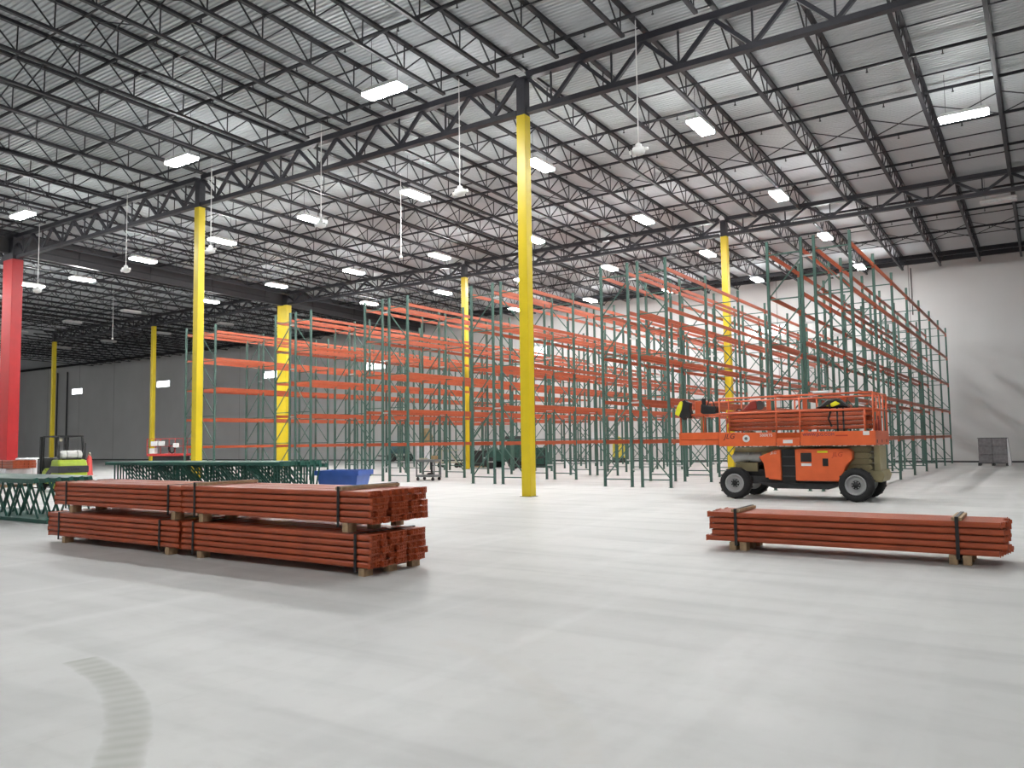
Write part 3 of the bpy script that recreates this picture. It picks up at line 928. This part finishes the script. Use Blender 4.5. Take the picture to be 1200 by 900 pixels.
# jacket hung on the extension rail
jk = thing('safety_jacket', 'black and yellow safety jacket hung over the lift extension rail', 'jacket', (-8.74, LY + 0.03, 2.32))
ob('jacket_body', MB().prism([(-0.16, 0.02), (-0.02, -0.10), (0.06, 0.0), (0.16, -0.06), (0.21, 0.10), (0.17, 0.26), (0.20, 0.40), (0.08, 0.44), (0.03, 0.50), (-0.06, 0.44), (-0.12, 0.30)], 'y', -0.10, 0.10).mesh('jacket_body', BLACK, bevel=0.012), jk)
ob('yellow_panel', MB().prism([(-0.27, 0.08), (-0.15, 0.02), (-0.06, 0.22), (-0.02, 0.43), (-0.09, 0.46), (-0.20, 0.30)], 'y', -0.13, 0.05).mesh('yellow_panel', HIVIS, bevel=0.01), jk)
cb = thing('control_box', 'orange control box standing on the lift extension', 'control box', (-8.34, LY + 0.35, 1.62))
ob('box_body', MB().box(-0.19, 0.16, -0.10, 0.15, 0.70, 1.16).mesh('box_body', LDORG, bevel=0.02), cb)
ob('box_stand', MB().box(-0.06, 0.06, -0.03, 0.03, 0.0, 0.70).box(-0.15, 0.15, -0.12, 0.12, 0, 0.02).mesh('box_stand', TAN), cb)
tb = thing('tool_bag', 'black open tool bag hanging on the lift extension rail', 'bag', (-8.00, LY - 0.02, 2.39))
ob('bag_body', MB().prism([(-0.22, 0.03), (-0.15, -0.01), (0.18, -0.01), (0.24, 0.05), (0.24, 0.20), (0.02, 0.22), (-0.20, 0.28)], 'y', -0.12, 0.16).mesh('bag_body', BLACK, bevel=0.02), tb)
ob('bag_pocket', MB().box(-0.18, -0.08, -0.10, 0.0, 0.2, 0.44).mesh('bag_pocket', BLACK, bevel=0.015), tb)
ob('bag_handle', MB().tube([(-0.05, 0, 0.2), (0.0, 0, 0.40), (0.10, 0, 0.42), (0.16, 0, 0.2)], 0.02).mesh('bag_handle', DARK), tb)
dr = thing('cutoff_tool', 'red hand tool lying on the beams on the lift', 'power tool', (-6.95, LY + 0.45, 2.455))
ob('tool_body', MB().prism([(-0.28, 0.0), (-0.20, 0.05), (0.02, 0.25), (0.16, 0.28), (0.18, 0.05), (0.05, 0.0)], 'y', -0.07, 0.07).mesh('tool_body', WALLR, bevel=0.02), dr)
ob('tool_blade', MB().cyl((0.25, -0.02, 0.14), (0.25, 0.02, 0.14), 0.13, 14).mesh('tool_blade', DKSTEEL), dr)
ob('tool_handle', MB().tube([(-0.25, 0, 0.03), (-0.38, 0, 0.06), (-0.42, 0, 0.0)], 0.02).mesh('tool_handle', BLACK), dr)
hz = thing('harness_pile', 'black and yellow harness heaped on the beams on the lift', 'harness', (-4.75, LY + 0.5, 2.455))
ob('harness_heap', MB().prism([(-0.45, 0.0), (-0.28, 0.10), (-0.12, 0.24), (0.15, 0.26), (0.30, 0.12), (0.42, 0.0)], 'y', -0.18, 0.2).mesh('harness_heap', BLACK, bevel=0.04), hz)
ob('yellow_strap', MB().prism([(-0.15, 0.05), (0.10, 0.18), (0.22, 0.10), (0.02, 0.02)], 'y', -0.21, -0.1).mesh('yellow_strap', HIVIS, bevel=0.01), hz)
ob('hanging_strap', MB().tube([(-0.05, -0.25, 0.1), (-0.02, -0.27, -0.1), (-0.08, -0.27, -0.3), (0.0, -0.27, -0.5)], 0.03).mesh('hanging_strap', BLACK), hz)
tag(ob('rail_reflection', MB().cyl((-5.15, LY + 0.03, 2.87), (-4.75, LY + 0.03, 2.87), 0.04, 8).mesh('rail_reflection', WHITE), None), 'short white tube imitating a reflection on the lift top rail', 'tube')  # white geometry imitates a bright reflection on the rail
rc = thing('fire_extinguisher', 'small red cylinder at the rear of the lift platform', 'cylinder', (-3.80, LY + 1.25, 1.552))
ob('cylinder_body', MB().lathe((0, 0, 0), (0, 0, 1), [(0.09, 0), (0.10, 0.02), (0.10, 0.50), (0.06, 0.57), (0.02, 0.60)], 12).mesh('cylinder_body', WALLR, True), rc)
ob('valve', MB().cyl((0, 0, 0.59), (0, 0, 0.68), 0.03, 8).mesh('valve', BLACK), rc)

# ------------------------------------------------------------------ lime forklift
FKX, FKY = -32.08, 16.22
fk = thing('forklift', 'lime green forklift with white gas tank, beside the red column', 'forklift', (FKX, FKY, 0), (0, 0, math.radians(174)))
# local axes: +x forward (mast), y left
ob('counterweight', MB().prism([(-1.05, 0.30), (-1.12, 0.55), (-1.08, 1.05), (-0.95, 1.22), (-0.35, 1.22), (-0.25, 0.95), (-0.25, 0.30)], 'y', -0.52, 0.52).mesh('counterweight', LIME, bevel=0.05), fk)
ob('side_band', MB().prism([(-1.14, 0.72), (-1.13, 0.98), (-0.35, 0.98), (0.25, 0.62), (0.45, 0.45), (0.2, 0.45), (-0.4, 0.72)], 'y', -0.545, 0.545).mesh('side_band', FGREY, bevel=0.02), fk)
ob('body_side', MB().prism([(-0.30, 0.30), (0.55, 0.30), (0.62, 0.75), (0.35, 0.90), (0.20, 0.78), (-0.30, 0.95)], 'y', -0.50, 0.50).mesh('body_side', LIME, bevel=0.03), fk)
ob('lettering', text_mesh('CLARK', 0.13, BLACK, 0.003), fk, (-1.142, 0, 0.85), (math.pi / 2, 0, -math.pi / 2))
ob('rear_slot', MB().box(-1.13, -1.05, -0.18, 0.18, 0.42, 0.52).mesh('rear_slot', BLACK), fk)
ob('seat', MB().prism([(-0.30, 1.0), (0.15, 1.0), (0.15, 1.10), (-0.15, 1.12), (-0.22, 1.55), (-0.32, 1.55)], 'y', -0.25, 0.25).mesh('seat', BLACK, bevel=0.03), fk)
tk = ob('gas_tank', MB().lathe((-0.75, -0.40, 1.40), (0, 1, 0), [(0.06, -0.02), (0.13, 0), (0.165, 0.06), (0.165, 0.70), (0.13, 0.77), (0.08, 0.80)], 16).mesh('gas_tank', TANKW, True), fk)
for y in (-0.22, 0.16):
    ob('tank_band', MB().lathe((-0.75, y, 1.40), (0, 1, 0), [(0.172, -0.02), (0.172, 0.02)], 16).mesh('tank_band', RIM), tk)
ob('tank_cradle', MB().box(-0.92, -0.58, -0.35, 0.35, 1.21, 1.26).mesh('tank_cradle', BLACK), fk)
ob('overhead_guard', MB().box(-0.75, 0.65, -0.47, -0.41, 2.08, 2.14).box(-0.75, 0.65, 0.41, 0.47, 2.08, 2.14).box(-0.77, -0.71, -0.47, 0.47, 2.08, 2.14).box(0.60, 0.66, -0.47, 0.47, 2.08, 2.14)
   .box(-0.4, -0.36, -0.43, 0.43, 2.09, 2.12).box(-0.05, -0.01, -0.43, 0.43, 2.09, 2.12).box(0.3, 0.34, -0.43, 0.43, 2.09, 2.12).mesh('overhead_guard', BLACK), fk)
for y in (-0.44, 0.44):
    ob('guard_post', MB().bar((-0.72, y, 2.1), (-0.88, y, 1.2), 0.06).mesh('guard_post', BLACK), fk)
    ob('guard_post', MB().bar((0.62, y, 2.1), (0.72, y, 0.75), 0.06).mesh('guard_post', BLACK), fk)
    ob('mast_rail', MB().box(0.88, 1.0, y - 0.10, y + 0.02, 0.08, 2.12).mesh('mast_rail', BLACK), fk)
    ob('fork', MB().box(1.08, 2.10, y * 0.5 - 0.05, y * 0.5 + 0.05, 0.06, 0.10).box(1.08, 1.12, y * 0.5 - 0.05, y * 0.5 + 0.05, 0.06, 0.55).mesh('fork', BLACK), fk)
ob('carriage', MB().box(1.02, 1.08, -0.48, 0.48, 0.15, 0.25).box(1.02, 1.08, -0.48, 0.48, 0.45, 0.55).mesh('carriage', BLACK), fk)
ob('front_cowl', MB().prism([(0.5, 0.7), (0.85, 0.6), (0.85, 1.25), (0.7, 1.3)], 'y', -0.42, 0.42).mesh('front_cowl', BLACK, bevel=0.02), fk)
ob('load_backrest', MB().box(1.02, 1.06, -0.5, -0.46, 0.25, 1.25).box(1.02, 1.06, 0.46, 0.5, 0.25, 1.25).box(1.02, 1.06, -0.5, 0.5, 1.21, 1.25).mesh('load_backrest', BLACK), fk)
ob('work_light', MB().lathe((-0.55, 0.3, 1.98), (-1, 0, 0), [(0.02, 0), (0.07, 0.05), (0.07, 0.08)], 10).mesh('work_light', CREAM), fk)
ob('steering_wheel', MB().lathe((0.42, 0, 1.25), (-0.5, 0, 1), [(0.15, -0.012), (0.165, 0), (0.15, 0.012)], 16).mesh('steering_wheel', BLACK), fk)
ob('antenna', MB().cyl((-1.0, -0.45, 1.2), (-1.0, -0.45, 1.85), 0.018, 6).mesh('antenna', BLACK), fk)
for x, r_ in ((-0.78, 0.24), (0.65, 0.32)):
    for y in (-0.47, 0.47):
        w_ = ob('wheel', MB().lathe((0, 0, 0), (0, 1, 0), [(r_ * 0.5, -0.09), (r_ * 0.95, -0.09), (r_, -0.06), (r_, 0.06), (r_ * 0.95, 0.09), (r_ * 0.5, 0.09)], 18).mesh('wheel', RUB, True), fk, (x, y, r_))
        ob('hub', MB().cyl((0, -0.095, 0), (0, 0.095, 0), r_ * 0.48, 12).mesh('hub', LIME), w_)

# traffic cone far behind the forklift
cn = thing('traffic_cone', 'tall red traffic cone standing right of the forklift', 'traffic cone', (-46.2, 24.9, 0))
ob('cone_body', MB().lathe((0, 0, 0.05), (0, 0, 1), [(0.24, 0), (0.20, 0.05), (0.13, 1.0), (0.07, 1.12), (0.05, 1.16)], 16).mesh('cone_body', CONE, True), cn)
ob('cone_base', MB().lathe((0, 0, 0), (0, 0, 1), [(0.40, 0), (0.40, 0.04), (0.30, 0.06)], 8).mesh('cone_base', WHITE), cn)
ob('cone_handle', MB().tube([(0.10 * math.cos(a), 0.0, 1.22 + 0.12 * math.sin(a)) for a in [i * math.pi / 6 - 0.5 for i in range(9)]], 0.03, 6).mesh('cone_handle', CREAM), cn)

# white wrapped load with another beam bundle behind the forklift
wl = thing('wrapped_load', 'white film-wrapped load under red beams at the left edge', 'wrapped load', (-38.2, 16.4, 0))
ob('film_block', MB().box(-1.1, 1.1, 0.0, 1.1, 0.13, 0.80).mesh('film_block', FILM, bevel=0.04), wl)
ob('pallet', MB().box(-1.1, 1.1, 0.02, 0.12, 0, 0.12).box(-1.1, 1.1, 0.5, 0.6, 0, 0.12).box(-1.1, 1.1, 0.98, 1.08, 0, 0.12).box(-1.15, 1.15, 0, 1.1, 0.10, 0.13).mesh('pallet', WOOD), wl)
wl2 = thing('wrapped_load', 'taller white film-wrapped load behind red beams at the left edge', 'wrapped load', (-39.6, 18.3, 0))
ob('film_block', MB().box(-0.9, 0.9, 0.0, 1.0, 0.13, 1.22).mesh('film_block', FILM, bevel=0.05), wl2)
ob('pallet', MB().box(-0.9, 0.9, 0.0, 0.1, 0, 0.13).box(-0.9, 0.9, 0.9, 1.0, 0, 0.13).box(-0.92, 0.92, 0, 1.0, 0.10, 0.13).mesh('pallet', WOOD), wl2)
bundle('bundle of red beams lying on a white wrapped load at the left edge', (-40.5, 16.45, 0.801), 3.9, 6, 3, 0.16, 0.115, 1, 0.012, (0.8, 3.0), [], group='bundles of orange beams')

# ------------------------------------------------------------------ blue bin, cart, machines
bn = thing('blue_bin', 'blue plastic bin behind the beam bundles', 'bin', (-20.30, 19.80, 0), (0, 0, math.radians(20)))


def hollow(mb, x, y, z0, z1, flare, t):
    """open tapered tub"""
    lo = [(-x, -y), (x, -y), (x, y), (-x, y)]
    hi = [(-x - flare, -y - flare), (x + flare, -y - flare), (x + flare, y + flare), (-x - flare, y + flare)]
    vs = [(a, b, z0) for a, b in lo] + [(a, b, z1) for a, b in hi]
    vs += [(a * (1 - t / x), b * (1 - t / y), z1) for a, b in hi] + [(a * (1 - t / x), b * (1 - t / y), z0 + t) for a, b in lo]
    fs = [(3, 2, 1, 0)]
    for k in range(3):
        for i in range(4):
            fs.append((4 * k + i, 4 * k + (i + 1) % 4, 4 * k + 4 + (i + 1) % 4, 4 * k + 4 + i))
    fs.append((12, 13, 14, 15))
    return mb.add(vs, fs)


ob('tub', hollow(MB(), 0.66, 0.46, 0.14, 0.66, 0.09, 0.03).mesh('tub', BLUE), bn)
ob('rim', MB().box(-0.82, 0.82, -0.62, -0.55, 0.61, 0.77).box(-0.82, 0.82, 0.55, 0.62, 0.61, 0.77).box(-0.82, -0.75, -0.55, 0.55, 0.61, 0.77).box(0.75, 0.82, -0.55, 0.55, 0.61, 0.77).mesh('rim', BLUE), bn)
for x, y in ((-0.5, -0.33), (0.5, -0.33), (-0.5, 0.33), (0.5, 0.33)):
    ob('caster', MB().cyl((x, y - 0.02, 0.06), (x, y + 0.02, 0.06), 0.06, 10).box(x - 0.03, x + 0.03, y - 0.03, y + 0.03, 0.06, 0.145).mesh('caster', BLACK), bn)

ct = thing('utility_cart', 'grey two-shelf utility cart at the end of a rack', 'cart', (-22.85, 27.4, 0), (0, 0, math.radians(8)))
ob('bottom_shelf', MB().box(-0.48, 0.48, -0.3, 0.3, 0.16, 0.26).mesh('bottom_shelf', CARTG, bevel=0.01), ct)
ob('top_shelf', MB().box(-0.48, 0.48, -0.3, 0.3, 0.82, 0.93).mesh('top_shelf', CARTG, bevel=0.01), ct)
for x in (-0.45, 0.45):
    for y in (-0.27, 0.27):
        ob('leg', MB().box(x - 0.025, x + 0.025, y - 0.025, y + 0.025, 0.2, 0.85).mesh('leg', CARTG), ct)
        ob('caster', MB().cyl((x * .85, y - 0.02, 0.075), (x * .85, y + 0.02, 0.075), 0.075, 10).box(x * .85 - 0.03, x * .85 + 0.03, y - 0.03, y + 0.03, 0.08, 0.17).mesh('caster', BLACK), ct)
dp = thing('drill_press', 'black stand tool on the grey utility cart shelf', 'tool', (-22.72, 27.42, 0.26))
ob('tool_base', MB().prism([(-0.22, 0), (0.06, 0), (0.06, 0.10), (-0.10, 0.08)], 'y', -0.08, 0.08).mesh('tool_base', BLACK), dp)
ob('tool_post', MB().box(0.0, 0.06, -0.04, 0.04, 0.10, 0.54).mesh('tool_post', BLACK), dp)
tag(ob('cardboard_box', MB().box(-0.10, 0.10, -0.12, 0.12, 0, 0.16).mesh('cardboard_box', CARD, bevel=0.01), None, (-22.55, 27.45, 0.931)), 'small brown box on top of the grey cart', 'box')
tag(ob('parts_tray', hollow(MB(), 0.14, 0.12, 0, 0.06, 0.01, 0.01).mesh('parts_tray', CREAM), None, (-23.1, 27.35, 0.931)), 'shallow cream tray on top of the grey cart', 'tray')

cp = thing('air_compressor', 'dark teal compressor tank standing behind the third rack', 'compressor', (-47.6, 53.2, 0), (0, 0, math.radians(30)))
ob('tank', MB().lathe((-0.9, 0, 1.15), (1, 0, 0), [(0.2, -0.12), (0.42, 0.0), (0.46, 0.15), (0.46, 1.5), (0.42, 1.65), (0.2, 1.75)], 16).mesh('tank', TEAL, True), cp)
ob('skid', MB().box(-1.0, 1.0, -0.4, -0.3, 0.35, 0.5).box(-1.0, 1.0, 0.3, 0.4, 0.35, 0.5).box(-0.8, -0.7, -0.4, 0.4, 0.35, 0.75).box(0.6, 0.7, -0.4, 0.4, 0.35, 0.75).mesh('skid', DARK), cp)
for x in (-0.75, 0.75):
    ob('wheel', MB().cyl((x, -0.5, 0.35), (x, -0.38, 0.35), 0.35, 14).mesh('wheel', RUB), cp)
    ob('wheel', MB().cyl((x, 0.38, 0.35), (x, 0.5, 0.35), 0.35, 14).mesh('wheel', RUB), cp)
ob('drawbar', MB().bar((-1.0, 0, 0.45), (-2.0, 0, 0.55), 0.1).mesh('drawbar', DARK), cp)
fs = thing('film_roll', 'white film-wrapped bale beside the teal compressor', 'wrapped load', (-45.3, 54.0, 0))
ob('bale', MB().box(-0.7, 0.7, -0.5, 0.5, 0.12, 1.6).mesh('bale', FILM, bevel=0.08), fs)
ob('pallet', MB().box(-0.7, 0.7, -0.5, -0.4, 0, 0.12).box(-0.7, 0.7, 0.4, 0.5, 0, 0.12).box(-0.72, 0.72, -0.5, 0.5, 0.09, 0.12).mesh('pallet', WOOD), fs)
cb2 = thing('carton', 'brown gable-topped carton on the white bale behind the racks', 'carton', (-45.3, 54.0, 1.601))
ob('carton_body', MB().box(-0.48, 0.48, -0.4, 0.4, 0.0, 0.5).mesh('carton_body', CARD, bevel=0.02), cb2)
ob('carton_flaps', MB().prism([(-0.48, 0.5), (0.48, 0.5), (0.2, 1.2), (0.05, 1.3)], 'y', -0.38, 0.38).mesh('carton_flaps', CARD, bevel=0.01), cb2)

hc = thing('hand_truck', 'cream wheeled frame trolley standing between racks near the rear column', 'trolley', (-32.7, 41.4, 0), (0, 0, math.radians(15)))
ob('trolley_frame', MB().bar((-0.9, -0.3, 0.35), (0.9, -0.3, 0.35), 0.07).bar((-0.9, 0.3, 0.35), (0.9, 0.3, 0.35), 0.07).bar((-0.9, -0.3, 0.35), (-0.9, 0.3, 0.35), 0.07).bar((0.9, -0.3, 0.35), (0.9, 0.3, 0.35), 0.07).mesh('trolley_frame', CREAM), hc)
ob('mast', MB().bar((-0.5, -0.3, 0.35), (-0.5, -0.3, 1.75), 0.08).bar((0.1, -0.3, 0.35), (0.1, -0.3, 1.2), 0.08).bar((-0.5, -0.3, 1.65), (0.6, -0.3, 0.4), 0.06).bar((-0.9, -0.3, 1.15), (0.8, -0.3, 1.15), 0.06).mesh('mast', CREAM), hc)
for x in (-0.6, 0.6):
    for y in (-0.3, 0.3):
        ob('wheel', MB().cyl((x, y - 0.05, 0.16), (x, y + 0.05, 0.16), 0.16, 12).mesh('wheel', BLACK), hc)
gm = thing('floor_machine', 'dark green wheeled machine between racks left of the central column', 'machine', (-27.6, 40.5, 0), (0, 0, math.radians(12)))
ob('machine_body', MB().prism([(-1.2, 0.45), (1.0, 0.45), (1.05, 1.75), (0.25, 1.80), (0.1, 1.2), (-1.0, 1.15), (-1.25, 0.9)], 'y', -0.5, 0.5).mesh('machine_body', DGRN, bevel=0.06), gm)
ob('machine_top', MB().box(0.1, 1.15, -0.45, 0.45, 1.78, 1.98).mesh('machine_top', DARK, bevel=0.03), gm)
ob('hitch', MB().bar((1.0, 0, 0.55), (2.4, 0, 0.7), 0.12).mesh('hitch', DARK), gm)
ob('engine_cover', MB().lathe((-1.15, 0, 0.95), (1, 0, 0), [(0.15, -0.1), (0.32, 0), (0.32, 0.5), (0.2, 0.6)], 12).mesh('engine_cover', DGRN, True), gm)
for x in (-0.8, 0.7):
    for y in (-0.55, 0.55):
        ob('wheel', MB().cyl((x, y - 0.1, 0.36), (x, y + 0.1, 0.36), 0.36, 14).mesh('wheel', RUB), gm)
gb = thing('parts_crate', 'dark crate beside the green machine between the racks', 'crate', (-30.9, 42.4, 0))
ob('crate_body', MB().box(-0.35, 0.35, -0.35, 0.35, 0.1, 1.1).mesh('crate_body', BLACK, bevel=0.03), gb)
ob('crate_foot', MB().box(-0.35, 0.35, -0.35, -0.2, 0, 0.1).box(-0.35, 0.35, 0.2, 0.35, 0, 0.1).mesh('crate_foot', WOOD), gb)
gb2 = thing('generator', 'small dark green generator on the floor behind the wheeled machine', 'generator', (-26.7, 43.0, 0))
ob('generator_body', MB().box(-0.5, 0.5, -0.35, 0.35, 0.2, 0.95).prism([(-0.45, 0.95), (0.3, 0.95), (0.2, 1.25), (-0.3, 1.25)], 'y', -0.3, 0.3).mesh('generator_body', DGRN, bevel=0.03), gb2)
ob('generator_frame', MB().bar((-0.55, -0.4, 0.1), (0.55, -0.4, 0.1), 0.05).bar((-0.55, 0.4, 0.1), (0.55, 0.4, 0.1), 0.05).bar((-0.55, -0.4, 0.03), (-0.55, -0.4, 1.1), 0.05).bar((0.55, -0.4, 0.03), (0.55, -0.4, 1.1), 0.05).mesh('generator_frame', BLACK), gb2)
for y in (-0.3, 0.3):
    ob('skid_foot', MB().box(-0.5, 0.5, y - 0.05, y + 0.05, 0, 0.2).mesh('skid_foot', BLACK), gb2)
ym = thing('yellow_machine', 'small yellow machine far behind racks right of the central column', 'machine', (-26.3, 53.3, 0), (0, 0, math.radians(30)))
ob('machine_body', MB().prism([(-0.45, 0.35), (0.45, 0.35), (0.4, 1.2), (0.1, 1.9), (-0.2, 1.9), (-0.45, 1.3)], 'y', -0.35, 0.35).mesh('machine_body', YMACH, bevel=0.05), ym)
ob('machine_base', MB().box(-0.5, 0.5, -0.4, 0.4, 0.0, 0.35).mesh('machine_base', DARK, bevel=0.02), ym)

# wrapped pallet by the rear wall
gp = thing('wrapped_pallet', 'grey film-wrapped pallet of boxes near the bare rear wall', 'wrapped pallet', (-2.54, 50.0, 0))
for r_ in range(3):
    for c_ in range(2):
        ob('carton', MB().box(-0.66 + 0.665 * c_, -0.005 + 0.665 * c_, 0, 1.1, 0.16 + 0.44 * r_, 0.595 + 0.44 * r_).mesh('carton', WRAP, bevel=0.015), gp)
ob('pallet', MB().box(-0.70, 0.70, 0.0, 1.1, 0.12, 0.155).box(-0.70, -0.58, 0, 1.1, 0, 0.12).box(-0.06, 0.06, 0, 1.1, 0, 0.12).box(0.58, 0.70, 0, 1.1, 0, 0.12).mesh('pallet', DARK), gp)
ob('top_sheet', MB().box(-0.69, 0.72, -0.02, 1.12, 1.48, 1.50).mesh('top_sheet', DARK), gp)
ob('film_flap', MB().prism([(0.68, 0.02), (0.84, 0.02), (0.72, 1.45), (0.68, 1.45)], 'y', 0.0, 1.0).mesh('film_flap', FILM), gp)

# distant red lift, seen above the middle frame stack
rl = thing('red_lift', 'distant red scissor lift with boxes on its platform', 'scissor lift', (-53.1, 34.6, 0), (0, 0, math.radians(28)))
ob('lift_base', MB().box(-1.3, 1.3, -0.6, 0.6, 0.25, 0.6).mesh('lift_base', FREDM, bevel=0.03), rl)
for x in (-0.95, 0.95):
    for y in (-0.55, 0.55):
        ob('wheel', MB().cyl((x, y - 0.1, 0.25), (x, y + 0.1, 0.25), 0.25, 14).mesh('wheel', RUB), rl)
ob('scissor_stack', MB().box(-1.2, 1.2, -0.4, 0.4, 0.6, 0.95).mesh('scissor_stack', DARK), rl)
ob('platform', MB().box(-1.55, 1.55, -0.6, 0.6, 0.95, 1.12).mesh('platform', FREDM, bevel=0.02), rl)
for y in (-0.58, 0.58):
    for z in (1.65, 2.2):
        ob('guard_rail', MB().bar((-1.53, y, z), (1.53, y, z), 0.04).mesh('guard_rail', FREDM), rl)
    for x in (-1.53, -0.5, 0.6, 1.53):
        ob('rail_post', MB().bar((x, y, 1.1), (x, y, 2.2), 0.04).mesh('rail_post', FREDM), rl)
for x in (-1.53, 1.53):
    ob('guard_rail', MB().bar((x, -0.58, 2.2), (x, 0.58, 2.2), 0.04).mesh('guard_rail', FREDM), rl)
RM = Matrix.Translation((-53.1, 34.6, 0)) @ Matrix.Rotation(math.radians(28), 4, 'Z')
for q, (x, z, s, lb) in enumerate(((-0.95, 1.85, 0.34, 'white panel hung on the distant red lift rail, leftmost'), (-0.38, 1.85, 0.34, 'white panel hung on the distant red lift rail, second'),
                                   (0.72, 1.72, 0.30, 'white panel hung on the distant red lift rail, rightmost'))):
    p = RM @ Vector((x, -0.66, z))
    tag(ob('panel_box', MB().box(-s / 2 - .06, s / 2 + .06, -0.05, 0.05, -s / 2, s / 2).mesh('panel_box', WHITE, bevel=0.01), None, p, (0, 0, math.radians(28))), lb, 'panel', 'white panels on the red lift')
p = RM @ Vector((-1.2, -0.3, 1.12))
tag(ob('carton', MB().box(-0.2, 0.2, -0.2, 0.2, 0, 0.40).mesh('carton', WHITE, bevel=0.01), None, p, (0, 0, math.radians(28))), 'white carton standing on the distant red lift platform', 'carton')
p = RM @ Vector((0.2, -0.3, 1.12))
tag(ob('hose_coil', MB().tube([(0.30 * math.cos(a) * (1 - 0.02 * i), 0.02 * (i % 5), 0.34 + 0.30 * math.sin(a)) for i, a in enumerate([k * math.pi / 6 for k in range(26)])], 0.04, 6).mesh('hose_coil', BLACK), None, p, (0, 0, math.radians(28))),
    'black hose coil standing on the distant red lift platform', 'hose')

# ------------------------------------------------------------------ rear wall details
for k, x in enumerate((-124.6, -107.0, -87.5, -68.1, -52.9, -35.0, -16.0)):
    wn = struct(f'window_{k + 1}', MB().box(-1.35, 1.35, -0.05, -0.001, -0.42, 0.42).mesh('window_frame', WHITE), None, (x, YW, 9.05))
    for s in (-1, 1):
        ob('pane', MB().box(0.04 if s > 0 else -1.27, 1.27 if s > 0 else -0.04, -0.06, -0.05, -0.35, 0.35).mesh('pane', DAYL), wn)
for q, (x, lb) in enumerate(((-109.4, 'right'), (-112.0, 'left'))):
    tag(ob('downpipe', MB().cyl((0, -0.12, 0.0), (0, -0.12, 11.8), 0.10, 8).mesh('downpipe', CURT), None, (x, YW, 0)), f'dark vertical pipe on the dim rear wall behind forklift, {lb} one', 'pipe', 'wall pipes')
tag(ob('conduit', MB().cyl((0, -0.05, 9.3), (0, -0.05, 12.3), 0.025, 6).mesh('conduit', DARK), None, (-6.75, YW, 0)), 'thin dark conduit dropping down the rear wall at the right', 'conduit')
